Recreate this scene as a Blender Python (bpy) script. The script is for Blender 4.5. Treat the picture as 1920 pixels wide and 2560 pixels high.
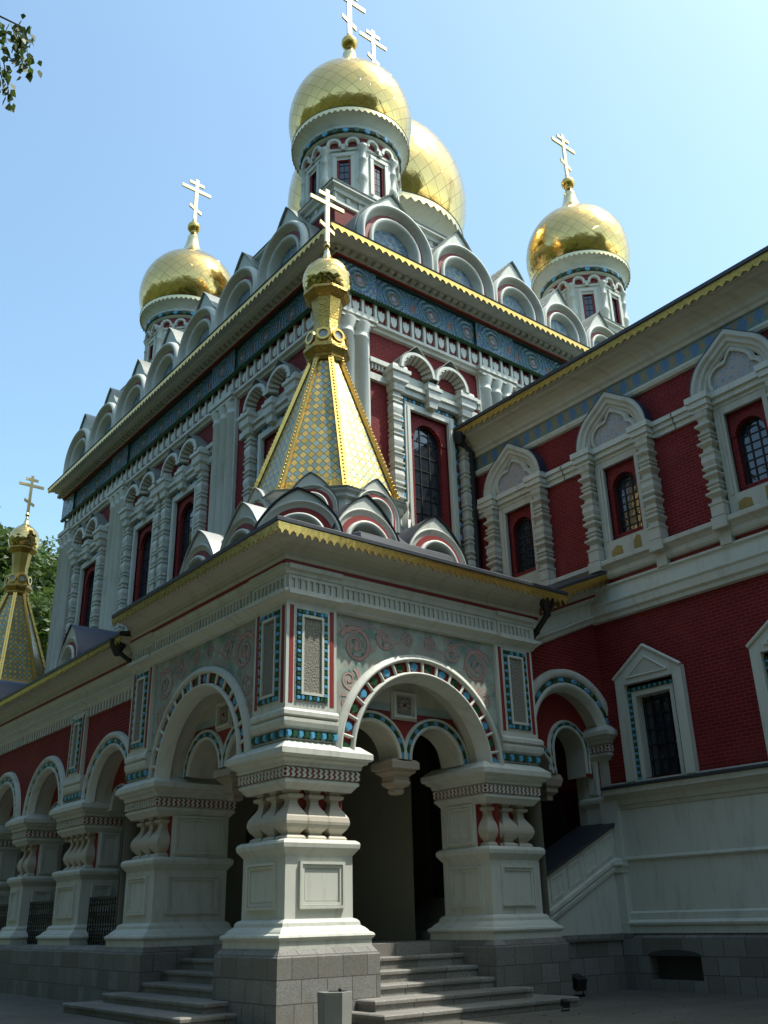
import bpy, bmesh, math, random
from math import sin, cos, pi, radians, sqrt, atan2, hypot
from mathutils import Vector, Matrix
random.seed(7)
for o in list(bpy.data.objects): bpy.data.objects.remove(o)
S = bpy.context.scene
COL = S.collection
# ---------------------------------------------------------------- camera
CAM = (-9.361, -14.768, 1.6)
yaw, pitch, roll = .673, .407, -.024
cd = bpy.data.cameras.new('camera'); cam = bpy.data.objects.new('camera', cd); COL.objects.link(cam)
cd.sensor_fit = 'HORIZONTAL'; cd.sensor_width = 36; cd.lens = 36 * 2355.4 / 1920
cd.clip_start = .05; cd.clip_end = 3000
fw = Vector((sin(yaw)*cos(pitch), cos(yaw)*cos(pitch), sin(pitch)))
rt = Vector((cos(yaw), -sin(yaw), 0)); up = rt.cross(fw)
r2 = cos(roll)*rt + sin(roll)*up; u2 = -sin(roll)*rt + cos(roll)*up
cam.matrix_world = Matrix(((r2.x, u2.x, -fw.x, CAM[0]), (r2.y, u2.y, -fw.y, CAM[1]), (r2.z, u2.z, -fw.z, CAM[2]), (0, 0, 0, 1)))
S.camera = cam
# ---------------------------------------------------------------- sky, sun, exposure
SUN_EL, SUN_AZ = radians(62), radians(131)        # azimuth clockwise from +Y
w = bpy.data.worlds.new('World'); S.world = w; w.use_nodes = True
nt = w.node_tree; nt.nodes.clear()
sky = nt.nodes.new('ShaderNodeTexSky'); sky.sky_type = 'NISHITA'; sky.sun_disc = False
sky.sun_elevation = SUN_EL; sky.sun_rotation = SUN_AZ; sky.air_density = 1.0; sky.dust_density = 1.7; sky.ozone_density = .7
bg = nt.nodes.new('ShaderNodeBackground'); bg.inputs[1].default_value = .15
wo = nt.nodes.new('ShaderNodeOutputWorld')
tint = nt.nodes.new('ShaderNodeMix'); tint.data_type = 'RGBA'; tint.blend_type = 'MULTIPLY'; tint.inputs[0].default_value = 1; tint.inputs[7].default_value = (.93, 1.065, .97, 1)
nt.links.new(sky.outputs[0], tint.inputs[6]); nt.links.new(tint.outputs[2], bg.inputs[0]); nt.links.new(bg.outputs[0], wo.inputs[0])
sl = bpy.data.lights.new('sun', 'SUN'); sl.energy = 2.7; sl.angle = radians(.5); sl.color = (1, .95, .86)
so = bpy.data.objects.new('sun', sl); COL.objects.link(so)
sv = Vector((sin(SUN_AZ)*cos(SUN_EL), cos(SUN_AZ)*cos(SUN_EL), sin(SUN_EL)))
so.rotation_euler = sv.to_track_quat('Z', 'Y').to_euler()
S.view_settings.view_transform = 'Standard'; S.view_settings.look = 'None'
S.view_settings.exposure = 1.08; S.view_settings.gamma = 1
# ---------------------------------------------------------------- materials
def lin(c): return tuple(x/12.92 if x <= .04045 else ((x+.055)/1.055)**2.4 for x in c)
class NT:
    def __init__(s, name):
        s.m = bpy.data.materials.new(name); s.m.use_nodes = True; s.t = s.m.node_tree; s.t.nodes.clear()
        s.out = s.n('OutputMaterial'); s.b = s.n('BsdfPrincipled'); s.l(s.b.outputs[0], s.out.inputs[0])
    def n(s, t, **k):
        x = s.t.nodes.new('ShaderNode'+t)
        for a, v in k.items(): setattr(x, a, v)
        return x
    def l(s, a, b): s.t.links.new(a, b)
    def val(s, sock, v):
        if hasattr(v, 'is_output'): s.l(v, sock)
        else: sock.default_value = (*v, 1) if (isinstance(v, tuple) and len(v) == 3 and sock.type == 'RGBA') else v
    def math(s, op, a, b=0., c=0.):
        x = s.n('Math', operation=op); s.val(x.inputs[0], a); s.val(x.inputs[1], b); s.val(x.inputs[2], c); return x.outputs[0]
    def mix(s, f, a, b, blend='MIX'):
        x = s.n('Mix', data_type='RGBA', blend_type=blend); s.val(x.inputs[0], f); s.val(x.inputs[6], a); s.val(x.inputs[7], b); return x.outputs[2]
    def ramp(s, f, stops):
        x = s.n('ValToRGB'); s.l(f, x.inputs[0]); e = x.color_ramp.elements
        while len(e) < len(stops): e.new(.5)
        for i, (p, c) in enumerate(stops): e[i].position = p; e[i].color = (*c, 1) if len(c) == 3 else c
        return x.outputs[0]
    def obj(s): return s.n('TexCoord').outputs['Object']
    def uv(s):
        x = s.n('UVMap'); x.uv_map = 'uv'; return x.outputs[0]
    def noise(s, v, scale, detail=4, rough=.55):
        x = s.n('TexNoise'); s.l(v, x.inputs['Vector']); x.inputs['Scale'].default_value = scale
        x.inputs['Detail'].default_value = detail; x.inputs['Roughness'].default_value = rough; return x.outputs['Fac']
    def sep(s, v):
        x = s.n('SeparateXYZ'); s.l(v, x.inputs[0]); return x.outputs
    def comb(s, x, y, z=0.):
        c = s.n('CombineXYZ'); s.val(c.inputs[0], x); s.val(c.inputs[1], y); s.val(c.inputs[2], z); return c.outputs[0]
    def bump(s, h, strength=.3, dist=.02):
        x = s.n('Bump'); s.l(h, x.inputs['Height']); x.inputs['Strength'].default_value = strength; x.inputs['Distance'].default_value = dist
        s.l(x.outputs[0], s.b.inputs['Normal'])
    def set(s, col=None, rough=None, metal=None, spec=None):
        if col is not None: s.val(s.b.inputs['Base Color'], col)
        if rough is not None: s.val(s.b.inputs['Roughness'], rough)
        if metal is not None: s.b.inputs['Metallic'].default_value = metal
        if spec is not None: s.b.inputs['Specular IOR Level'].default_value = spec
        return s.m
    def wallvec(s):
        p = s.sep(s.obj()); return s.comb(s.math('ADD', p[0], p[1]), p[2])
MAT = {}
def paint(name, col, rough=.6, var=.12, scale=2.5, bump=.15, stain=None):
    t = NT(name); o = t.obj()
    n1 = t.noise(o, scale, 5); n2 = t.noise(o, scale*14, 3)
    c = t.mix(n1, tuple(x*(1-var) for x in col), tuple(min(1, x*(1+var*.6)) for x in col))
    if stain:
        p = t.sep(o); st = t.noise(t.comb(t.math('MULTIPLY', t.math('ADD', p[0], p[1]), 3.2), t.math('MULTIPLY', p[2], .5), p[0]), 1.6, 5, .65)
        c = t.mix(t.ramp(st, [(.5, (0, 0, 0)), (.72, (.6, .6, .6))]), c, stain)
    t.bump(n2, bump, .01)
    MAT[name] = t.set(c, rough)
paint('white', (.58, .595, .525), .55, .07, 1.3, .12, (.37, .365, .31))
paint('cream', (.50, .495, .42), .6, .08, 1.6, .1, (.33, .30, .21))
paint('red_paint', (.24, .018, .014), .55, .15)
paint('dark_green', (.018, .04, .024), .3, .3)
paint('tile_green', (.025, .085, .035), .22, .3, 6)
paint('tile_blue', (.10, .36, .56), .2, .25, 6)
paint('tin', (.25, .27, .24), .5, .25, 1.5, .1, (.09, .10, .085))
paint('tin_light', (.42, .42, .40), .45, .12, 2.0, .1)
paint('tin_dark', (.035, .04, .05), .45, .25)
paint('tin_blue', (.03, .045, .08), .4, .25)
paint('iron', (.012, .012, .013), .5, .2)
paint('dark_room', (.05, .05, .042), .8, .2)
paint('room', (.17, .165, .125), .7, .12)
paint('stucco_dark', (.10, .10, .085), .9, .2)
def _stucco():
    t = NT('stucco'); o = t.obj(); n = t.noise(o, 28, 3, .7)
    t.bump(n, .9, .05)
    MAT['stucco'] = t.set(t.ramp(n, [(.3, (.13, .125, .10)), (.7, (.36, .345, .29))]), .95)
_stucco()
def _brick():
    t = NT('brick'); v = t.wallvec(); b = t.n('TexBrick'); t.l(v, b.inputs['Vector'])
    for k, x in (('Scale', 1.), ('Mortar Size', .006), ('Mortar Smooth', .3), ('Bias', 0.), ('Brick Width', .24), ('Row Height', .085)): b.inputs[k].default_value = x
    b.inputs['Color1'].default_value = (.20, .012, .013, 1); b.inputs['Color2'].default_value = (.145, .008, .010, 1); b.inputs['Mortar'].default_value = (.27, .085, .075, 1)
    n = t.noise(t.obj(), .8, 5)
    c = t.mix(t.ramp(n, [(.35, (0, 0, 0)), (.75, (.55, .55, .55))]), b.outputs['Color'], (.11, .010, .012))
    c = t.mix(t.ramp(t.noise(t.obj(), .45, 6, .65), [(.5, (0, 0, 0)), (.75, (.4, .4, .4))]), c, (.30, .06, .05))
    t.bump(b.outputs['Fac'], -.25, .01); MAT['brick'] = t.set(c, .7, None, .2)
_brick()
def _granite(name, bw, rh, off=.0, base=(.34, .345, .325)):
    t = NT(name); o = t.obj(); p = t.sep(o)
    v = t.comb(t.math('ADD', p[0], p[1]), t.math('ADD', p[2], off)); b = t.n('TexBrick', offset=.37, squash=.72, squash_frequency=3); t.l(v, b.inputs['Vector'])
    for k, x in (('Scale', 1.), ('Mortar Size', .010), ('Mortar Smooth', .2), ('Bias', 0.), ('Brick Width', bw), ('Row Height', rh)): b.inputs[k].default_value = x
    b.inputs['Color1'].default_value = (*base, 1); b.inputs['Color2'].default_value = (base[0]*.6, base[1]*.58, base[2]*.53, 1); b.inputs['Mortar'].default_value = (.11, .105, .095, 1)
    sp = t.noise(o, 95, 2, .6); lg = t.noise(o, 2.2, 5)
    c = t.mix(t.ramp(sp, [(.36, (.2, .2, .2)), (.6, (1, 1, 1))]), (.02, .02, .02), b.outputs['Color'])
    c = t.mix(t.ramp(lg, [(.4, (0, 0, 0)), (.75, (.5, .5, .5))]), c, (.17, .15, .115))
    h = t.math('ADD', t.math('MULTIPLY', sp, .35), t.math('MULTIPLY', b.outputs['Fac'], -1.))
    t.bump(h, .4, .02); MAT[name] = t.set(c, .7)
_granite('granite', .52, .36, .02)
_granite('granite_step', 1.25, 5., 0., (.36, .35, .32))
def _paving():
    t = NT('paving'); o = t.obj(); b = t.n('TexBrick'); t.l(o, b.inputs['Vector'])
    for k, x in (('Scale', 1.), ('Mortar Size', .012), ('Mortar Smooth', .2), ('Bias', 0.), ('Brick Width', .9), ('Row Height', .6)): b.inputs[k].default_value = x
    b.inputs['Color1'].default_value = (.15, .145, .125, 1); b.inputs['Color2'].default_value = (.10, .095, .08, 1); b.inputs['Mortar'].default_value = (.06, .06, .045, 1)
    lg = t.noise(o, .7, 6); fn = t.noise(o, 38, 3, .7); c0 = t.mix(t.ramp(fn, [(.4, (.45, .45, .45)), (.6, (1, 1, 1))]), (.04, .04, .035), b.outputs['Color']); c = t.mix(t.ramp(lg, [(.4, (0, 0, 0)), (.7, (.6, .6, .6))]), c0, (.085, .08, .055))
    t.bump(b.outputs['Fac'], -.4, .02); MAT['paving'] = t.set(c, .8)
_paving()
def _gold(name, col, rough, bsc=5., bs=.15, dark=.25):
    t = NT(name); o = t.obj(); n = t.noise(o, bsc, 3); t.bump(n, bs, .05)
    c = t.mix(n, tuple(x*(1-dark) for x in col), col)
    MAT[name] = t.set(c, rough, 1.)
_gold('gold', (.78, .51, .14), .26)
_gold('gold_pale', (.84, .68, .36), .24, 3., .05, .1)
_gold('gold_leaf', (.60, .39, .10), .36, 16., .6, .5)
def _domegold():
    # gilded sheets laid as diamonds: dark seams, each sheet very slightly tilted
    t = NT('gold_sheets'); q = t.sep(t.uv())
    a = t.math('ADD', q[0], q[1]); b = t.math('SUBTRACT', q[0], q[1])
    fa = t.math('FRACT', a); fb = t.math('FRACT', b)
    def edge(f): return t.math('MINIMUM', f, t.math('SUBTRACT', 1., f))
    e = t.math('MINIMUM', edge(fa), edge(fb))
    seam = t.math('LESS_THAN', e, .026)
    wn = t.n('TexWhiteNoise', noise_dimensions='2D'); t.l(t.comb(t.math('FLOOR', a), t.math('FLOOR', b)), wn.inputs['Vector'])
    r = t.sep(wn.outputs['Color'])
    h = t.math('ADD', t.math('MULTIPLY', t.math('SUBTRACT', fa, .5), t.math('SUBTRACT', r[0], .5)), t.math('MULTIPLY', t.math('SUBTRACT', fb, .5), t.math('SUBTRACT', r[1], .5)))
    o = t.obj(); h = t.math('ADD', h, t.math('MULTIPLY', t.noise(o, 2.6, 3), .35))
    t.bump(h, .34, .12)
    c = t.mix(t.math('MULTIPLY', r[2], .35), (.80, .54, .20), (.60, .39, .12))
    c = t.mix(t.math('MULTIPLY', seam, .55), c, (.16, .11, .04))
    MAT['gold_sheets'] = t.set(c, .16, 1.)
_domegold()
def _tent():
    t = NT('tent_tiles'); q = t.sep(t.uv())
    a = t.math('ADD', q[0], q[1]); b = t.math('SUBTRACT', q[0], q[1]); fa = t.math('FRACT', a); fb = t.math('FRACT', b)
    def edge(f): return t.math('MINIMUM', f, t.math('SUBTRACT', 1., f))
    seam = t.math('LESS_THAN', t.math('MINIMUM', edge(fa), edge(fb)), .05)
    par = t.math('GREATER_THAN', t.math('FLOORED_MODULO', t.math('ADD', t.math('FLOOR', a), t.math('FLOOR', b)), 2.), .5)
    wn = t.n('TexWhiteNoise', noise_dimensions='2D'); t.l(t.comb(t.math('FLOOR', a), t.math('FLOOR', b)), wn.inputs['Vector'])
    r = t.sep(wn.outputs['Color'])
    g = t.mix(r[0], (.52, .32, .06), (.68, .46, .12)); gr = t.mix(r[0], (.19, .26, .20), (.30, .38, .31))
    c = t.mix(par, g, gr); c = t.mix(seam, c, (.05, .045, .02))
    h = t.math('ADD', t.math('MULTIPLY', t.math('SUBTRACT', fa, .5), t.math('SUBTRACT', r[1], .5)), t.math('MULTIPLY', seam, -.4)); t.bump(h, .3, .05)
    MAT['tent_tiles'] = t.set(c, .3, .35)
_tent()
def _majolica():
    # glazed blue and green relief tiles with rosettes; uv in metres along the band
    t = NT('majolica'); q = t.sep(t.uv()); u = t.math('MULTIPLY', q[0], 1/1.6); v = q[1]
    fu = t.math('SUBTRACT', t.math('FRACT', u), .5); d = t.math('SQRT', t.math('ADD', t.math('POWER', t.math('MULTIPLY', fu, 1.6), 2.), t.math('POWER', t.math('SUBTRACT', v, .5), 2.)))
    fu2 = t.math('SUBTRACT', t.math('FRACT', t.math('ADD', u, .5)), .5); d2 = t.math('SQRT', t.math('ADD', t.math('POWER', t.math('MULTIPLY', fu2, 1.9), 2.), t.math('POWER', t.math('SUBTRACT', v, .45), 2.)))
    o = t.obj(); n = t.noise(o, 9, 4, .7); n2 = t.noise(o, 22, 3, .7)
    base = t.mix(t.ramp(n, [(.46, (0, 0, 0)), (.56, (1, 1, 1))]), (.05, .11, .27), (.035, .15, .14))
    base = t.mix(t.ramp(n2, [(.54, (0, 0, 0)), (.62, (1, 1, 1))]), base, (.30, .40, .42))
    c = t.ramp(t.math('ADD', d, t.math('MULTIPLY', t.math('SUBTRACT', n2, .5), .1)), [(.0, (.35, .42, .42)), (.07, (.35, .42, .42)), (.1, (.32, .12, .06)), (.2, (.28, .12, .06)), (.23, (.02, .09, .05)), (.36, (.03, .13, .07)), (.39, (0, 0, 0))])
    m = t.math('MULTIPLY', t.math('LESS_THAN', t.math('ADD', d, t.math('MULTIPLY', t.math('SUBTRACT', n2, .5), .16)), .33), t.math('ADD', .15, t.math('MULTIPLY', n, .8))); c = t.mix(m, base, c)
    m2 = t.math('LESS_THAN', t.math('ADD', d2, t.math('MULTIPLY', n2, .12)), .22); c = t.mix(t.math('MULTIPLY', m2, .75), c, (.24, .10, .06))
    t.bump(t.math('ADD', n, t.math('MULTIPLY', t.math('SINE', t.math('MULTIPLY', d, 38.)), .5)), .6, .04)
    MAT['majolica'] = t.set(c, .16)
_majolica()
def _tilefrieze():
    # painted tiles: blue pointed crosses and ochre flowers on pale green
    t = NT('tile_frieze'); q = t.sep(t.uv()); u = t.math('MULTIPLY', q[0], 1/.46)
    fu = t.math('SUBTRACT', t.math('FRACT', u), .5); v = t.math('SUBTRACT', q[1], .28)
    star = t.math('ADD', t.math('ABSOLUTE', t.math('MULTIPLY', fu, .9)), t.math('ABSOLUTE', v))
    fo = t.math('SUBTRACT', t.math('FRACT', t.math('ADD', u, .5)), .5); fl = t.math('ADD', t.math('ABSOLUTE', t.math('MULTIPLY', fo, 1.1)), t.math('ABSOLUTE', v))
    n = t.noise(t.obj(), 14, 3)
    c = t.mix(n, (.10, .16, .13), (.20, .26, .21))
    c = t.mix(t.math('LESS_THAN', t.math('ADD', star, t.math('MULTIPLY', n, .14)), .33), c, (.07, .17, .34))
    c = t.mix(t.math('LESS_THAN', t.math('ADD', fl, t.math('MULTIPLY', n, .2)), .25), c, (.34, .19, .07))
    MAT['tile_frieze'] = t.set(c, .4)
_tilefrieze()
def _fresco():
    t = NT('fresco'); o = t.obj(); n = t.noise(o, 1.5, 4, .6)
    w_ = t.n('TexNoise'); t.l(o, w_.inputs['Vector']); w_.inputs['Scale'].default_value = 2.1; w_.inputs['Detail'].default_value = 3; w_.inputs['Distortion'].default_value = 1.6
    f = w_.outputs['Fac']
    c = t.mix(t.ramp(n, [(.42, (0, 0, 0)), (.56, (1, 1, 1))]), (.36, .43, .36), (.17, .25, .22))
    c = t.mix(t.ramp(f, [(.46, (0, 0, 0)), (.54, (.8, .8, .8))]), c, (.33, .30, .26))
    MAT['fresco'] = t.set(c, .75)
_fresco()
def _mosaic(name, a, b, c2, sc):
    t = NT(name); o = t.obj(); n = t.noise(o, sc, 4, .7)
    MAT[name] = t.set(t.ramp(n, [(.36, a), (.5, b), (.62, c2)]), .5)
_mosaic('mosaic_blue', (.05, .11, .20), (.15, .24, .30), (.32, .33, .30), 7)
_mosaic('mosaic_grey', (.16, .19, .21), (.34, .37, .38), (.46, .47, .45), 16)
_mosaic('mosaic_floral', (.20, .24, .30), (.36, .38, .38), (.42, .27, .2), 9)
def _glass():
    t = NT('glass'); o = t.obj(); t.bump(t.noise(o, 3.5, 2), .16, .05)
    MAT['glass'] = t.set((.022, .028, .04), .05, 0., 1.)
_glass()
def _leaf(name, a, b):
    t = NT(name); info = t.n('NewGeometry'); n = t.noise(t.obj(), 1.1, 3)
    r = t.math('ADD', t.math('MULTIPLY', info.outputs['Random Per Island'], .6), t.math('MULTIPLY', n, .5))
    c = t.mix(r, a, b); t.set(c, .55)
    tr = t.n('BsdfTranslucent'); t.val(tr.inputs[0], t.mix(.5, c, (.16, .25, .03)))
    mx = t.n('MixShader'); mx.inputs[0].default_value = .3; t.l(t.b.outputs[0], mx.inputs[1]); t.l(tr.outputs[0], mx.inputs[2]); t.l(mx.outputs[0], t.out.inputs[0])
    MAT[name] = t.m
_leaf('leaf', (.03, .065, .015), (.10, .155, .045))
_leaf('leaf_birch', (.045, .085, .025), (.12, .17, .06))
def _bark(name, a, b):
    t = NT(name); o = t.obj(); n = t.noise(o, 6, 5); t.bump(n, .6, .05); MAT[name] = t.set(t.mix(n, a, b), .9)
_bark('bark', (.05, .04, .03), (.16, .13, .10)); _bark('bark_birch', (.20, .19, .17), (.62, .60, .56))
def _ground():
    t = NT('grass_ground'); o = t.obj(); n = t.noise(o, .6, 6); MAT['grass_ground'] = t.set(t.mix(n, (.035, .055, .018), (.09, .11, .04)), .95)
_ground()
paint('tile_frieze_plain', (.30, .38, .38), .5, .2)
paint('concrete', (.25, .26, .24), .8, .2, 6, .4, (.2, .19, .16))
paint('stone', (.50, .46, .37), .6, .12, 3, .1, (.4, .36, .27))
paint('sandstone', (.37, .31, .235), .75, .15, 4, .2)
def _forest():
    t = NT('forest'); o = t.obj(); n = t.noise(o, .16, 6, .7); t.bump(n, .8, 3.); MAT['forest'] = t.set(t.mix(n, (.012, .025, .008), (.05, .085, .025)), .95)
_forest()
paint('copper', (.13, .095, .06), .5, .3)
paint('ochre_stain', (.30, .21, .05), .7, .4, 7)
paint('dry_leaf', (.16, .12, .045), .8, .4, 9)
paint('fresco_pink', (.43, .29, .25), .8, .3, 9)
paint('fresco_line', (.24, .13, .11), .8, .3, 9)
paint('fresco_green', (.12, .19, .16), .8, .3, 9)
# ---------------------------------------------------------------- mesh builder
class Fr:                                    # a wall frame: u along the wall, n outwards, z up
    def __init__(s, o, U, N): s.o = o; s.U = U; s.N = N
    def p(s, u, n, z): return (s.o[0]+u*s.U[0]+n*s.N[0], s.o[1]+u*s.U[1]+n*s.N[1], z)
def FY(y): return Fr((0, y), (1, 0), (0, -1))
def FX(x): return Fr((x, 0), (0, 1), (-1, 0))
class MB:
    def __init__(s): s.v = []; s.f = []; s.m = []; s.s = []; s.uv = []; s.mats = []; s.has = False
    def add(s, vs, fs, mat, smooth=False, uvs=None):
        k = len(s.v); s.v += [tuple(x) for x in vs]
        if mat not in s.mats: s.mats.append(mat)
        mi = s.mats.index(mat)
        for i, f in enumerate(fs):
            s.f.append([a+k for a in f]); s.m.append(mi); s.s.append(smooth)
            if uvs: s.uv += uvs[i]; s.has = True
            else: s.uv += [(0., 0.)]*len(f)
    def box(s, fr, u0, u1, n0, n1, z0, z1, mat):
        P = [fr.p(u, n, z) for z in (z0, z1) for (u, n) in ((u0, n0), (u1, n0), (u1, n1), (u0, n1))]
        s.add(P, [(0, 1, 2, 3), (4, 5, 6, 7), (0, 1, 5, 4), (1, 2, 6, 5), (2, 3, 7, 6), (3, 0, 4, 7)], mat)
    def bbox(s, x0, x1, y0, y1, z0, z1, mat): s.box(FY(0), x0, x1, -y0, -y1, z0, z1, mat)
    def prism(s, fr, pts, n0, n1, mat, back=True, smooth=False):
        k = len(pts); P = [fr.p(u, n1, z) for u, z in pts]+[fr.p(u, n0, z) for u, z in pts]
        fs = [tuple(range(k))]+([tuple(range(k, 2*k))] if back else [])
        s.add(P, fs, mat); s.add(P, [(i, (i+1) % k, k+(i+1) % k, k+i) for i in range(k)], mat, smooth)
    def strip(s, fr, A, B, mat, smooth=False):           # two equal rows of (u,n,z)
        k = len(A); P = [fr.p(*a) for a in A]+[fr.p(*b) for b in B]
        s.add(P, [(i, i+1, k+i+1, k+i) for i in range(k-1)], mat, smooth)
    def ringprof(s, fr, uc, zc, prof, a0, a1, seg, mat, smooth=True, closed=False, rs=None, stilt=0.):
        # profile (r, n) carried round an arc; rs scales r with the angle; stilt adds straight legs
        ang = [a0+(a1-a0)*i/seg for i in range(seg+1)]; rows = []
        def row(a, dz=0.): 
            f = rs(a) if rs else (lambda r: r)
            return [fr.p(uc+f(r)*cos(a), n, zc+f(r)*sin(a)-dz) for r, n in prof]
        if stilt: rows.append(row(ang[0], stilt))
        rows += [row(a) for a in ang]
        if stilt: rows.append(row(ang[-1], stilt))
        k = len(prof); P = [p for r in rows for p in r]; fs = []
        for i in range(len(rows)-1):
            for j in range(k if closed else k-1): fs.append((i*k+j, i*k+(j+1) % k, (i+1)*k+(j+1) % k, (i+1)*k+j))
        if closed: fs += [tuple(range(k)), tuple((len(rows)-1)*k+j for j in range(k))]
        s.add(P, fs, mat, smooth)
    def ring(s, fr, uc, zc, r0, r1, n0, n1, mat, a0=0., a1=pi, seg=28, stilt=0.):
        s.ringprof(fr, uc, zc, [(r0, n0), (r0, n1), (r1, n1), (r1, n0)], a0, a1, seg, mat, False, True, None, stilt)
    def roll(s, fr, uc, zc, r, n, rad, mat, a0=0., a1=pi, seg=28, stilt=0.):
        s.ringprof(fr, uc, zc, [(r+rad*cos(t), n+rad*sin(t)) for t in [2*pi*i/8 for i in range(8)]], a0, a1, seg, mat, True, True, None, stilt)
    def lathe(s, cx, cy, prof, seg, mat, smooth=True, rot=0., uvn=0, cap=True, uvm=1.):
        P = []; fs = []; uvs = []; k = len(prof); L = [0.]
        for i in range(1, k): L.append(L[-1]+hypot(prof[i][0]-prof[i-1][0], prof[i][1]-prof[i-1][1]))
        for r, z in prof:
            for j in range(seg): a = rot+2*pi*j/seg; P.append((cx+r*cos(a), cy+r*sin(a), z))
        for i in range(k-1):
            for j in range(seg):
                j2 = (j+1) % seg; fs.append((i*seg+j, i*seg+j2, (i+1)*seg+j2, (i+1)*seg+j))
                if uvn: uvs.append([(uvn*j/seg, L[i]*uvm), (uvn*(j+1)/seg, L[i]*uvm), (uvn*(j+1)/seg, L[i+1]*uvm), (uvn*j/seg, L[i+1]*uvm)])
        s.add(P, fs, mat, smooth, uvs if uvn else None)
        if cap: s.add(P, [tuple(range(seg)), tuple((k-1)*seg+j for j in range(seg))], mat)
    def sq(s, cx, cy, prof, mat):                          # square-section turned post, prof of half widths
        s.lathe(cx, cy, [(h*sqrt(2), z) for h, z in prof], 4, mat, False, pi/4)
    def sweep(s, path, prof, mat, closed=False, smooth=False, uv=False):
        # path in plan, profile (offset to the right-hand side, z)
        n = len(path); P = []; rows = []; k = len(prof)
        nor = []
        for i in range(n if closed else n-1):
            a, b = path[i], path[(i+1) % n]; d = hypot(b[0]-a[0], b[1]-a[1]); nor.append(((b[1]-a[1])/d, -(b[0]-a[0])/d))
        cum = 0.; us = []
        for i in range(n):
            if i: cum += hypot(path[i][0]-path[i-1][0], path[i][1]-path[i-1][1])
            us.append(cum)
            if closed: n0, n1 = nor[i-1], nor[i]
            else: n0, n1 = nor[max(0, i-1)], nor[min(n-2, i)]
            c = 1+n0[0]*n1[0]+n0[1]*n1[1]; mx, my = (n0[0]+n1[0])/c, (n0[1]+n1[1])/c
            for o, z in prof: P.append((path[i][0]+mx*o, path[i][1]+my*o, z))
        fs = []; uvs = []
        for i in range(n if closed else n-1):
            i2 = (i+1) % n; ub = us[i2] if i2 else cum+1
            for j in range(k-1):
                fs.append((i*k+j, i*k+j+1, i2*k+j+1, i2*k+j)); z0 = prof[0][1]
                if uv: uvs.append([(us[i], prof[j][1]-z0), (us[i], prof[j+1][1]-z0), (ub, prof[j+1][1]-z0), (ub, prof[j][1]-z0)])
        s.add(P, fs, mat, smooth, uvs if uv else None)
        if not closed:
            s.add(P, [tuple(range(k)), tuple((n-1)*k+j for j in range(k))], mat)
    def tube(s, pts, rad, mat, seg=8, smooth=True):
        P = []; n = len(pts); pts = [Vector(p) for p in pts]
        rr = rad if isinstance(rad, (list, tuple)) else [rad]*n
        for i in range(n):
            d = (pts[min(n-1, i+1)]-pts[max(0, i-1)]).normalized(); a = d.orthogonal().normalized(); b = d.cross(a)
            if i and prev.dot(a) < .99:
                a = (prev-d*prev.dot(d)).normalized(); b = d.cross(a)
            prev = a
            for j in range(seg): t = 2*pi*j/seg; P.append(pts[i]+a*(rr[i]*cos(t))+b*(rr[i]*sin(t)))
        fs = [(i*seg+j, i*seg+(j+1) % seg, (i+1)*seg+(j+1) % seg, (i+1)*seg+j) for i in range(n-1) for j in range(seg)]
        s.add(P, fs, mat, smooth); s.add(P, [tuple(range(seg)), tuple((n-1)*seg+j for j in range(seg))], mat)
    def ball(s, c, r, mat, seg=16, rows=10, sz=1.):
        s.lathe(c[0], c[1], [(max(.001, r*sin(pi*i/rows)), c[2]-r*sz*cos(pi*i/rows)) for i in range(rows+1)], seg, mat, True, 0, 0, False)
    def stud(s, C, A, B, N, h, mat):                       # low cut-corner block: centre, two half axes, normal*height
        C = Vector(C); A = Vector(A); B = Vector(B); N = Vector(N); o = [(1, .55), (.55, 1), (-.55, 1), (-1, .55), (-1, -.55), (-.55, -1), (.55, -1), (1, -.55)]
        P = [C+A*x+B*y for x, y in o]+[C+A*x*.72+B*y*.72+N*h for x, y in o]
        s.add(P, [tuple(range(8, 16))]+[(i, (i+1) % 8, 8+(i+1) % 8, 8+i) for i in range(8)], mat)
    def studs(s, fr, u0, u1, n, z0, z1, cnt, h=.03, vert=False, bg='dark_green', first=0):
        if bg: s.box(fr, u0, u1, n-.04, n, z0, z1, bg)
        for i in range(cnt):
            mat = 'tile_blue' if (i+first) % 2 == 0 else 'tile_green'
            if vert: dz = (z1-z0)/cnt; C = fr.p((u0+u1)/2, n, z0+dz*(i+.5)); a = (u1-u0)/2*.92; b = dz/2*.88
            else: du = (u1-u0)/cnt; C = fr.p(u0+du*(i+.5), n, (z0+z1)/2); a = du/2*.88; b = (z1-z0)/2*.92
            s.stud(C, (fr.U[0]*a, fr.U[1]*a, 0), (0, 0, b), (fr.N[0], fr.N[1], 0), h, mat)
    def studarc(s, fr, uc, zc, r0, r1, n, cnt, h=.03, a0=0., a1=pi, bg='dark_green', seg=28):
        if bg: s.ring(fr, uc, zc, r0, r1, n-.04, n, bg, a0, a1, seg)
        for i in range(cnt):
            a = a0+(a1-a0)*(i+.5)/cnt; r = (r0+r1)/2; ra = (r1-r0)/2*.9; ta = r*(a1-a0)/cnt/2*.86
            s.stud(fr.p(uc+r*cos(a), n, zc+r*sin(a)), (fr.U[0]*cos(a)*ra, fr.U[1]*cos(a)*ra, sin(a)*ra), (-fr.U[0]*sin(a)*ta, -fr.U[1]*sin(a)*ta, cos(a)*ta), (fr.N[0], fr.N[1], 0), h, 'tile_blue' if i % 2 == 0 else 'tile_green')
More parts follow.
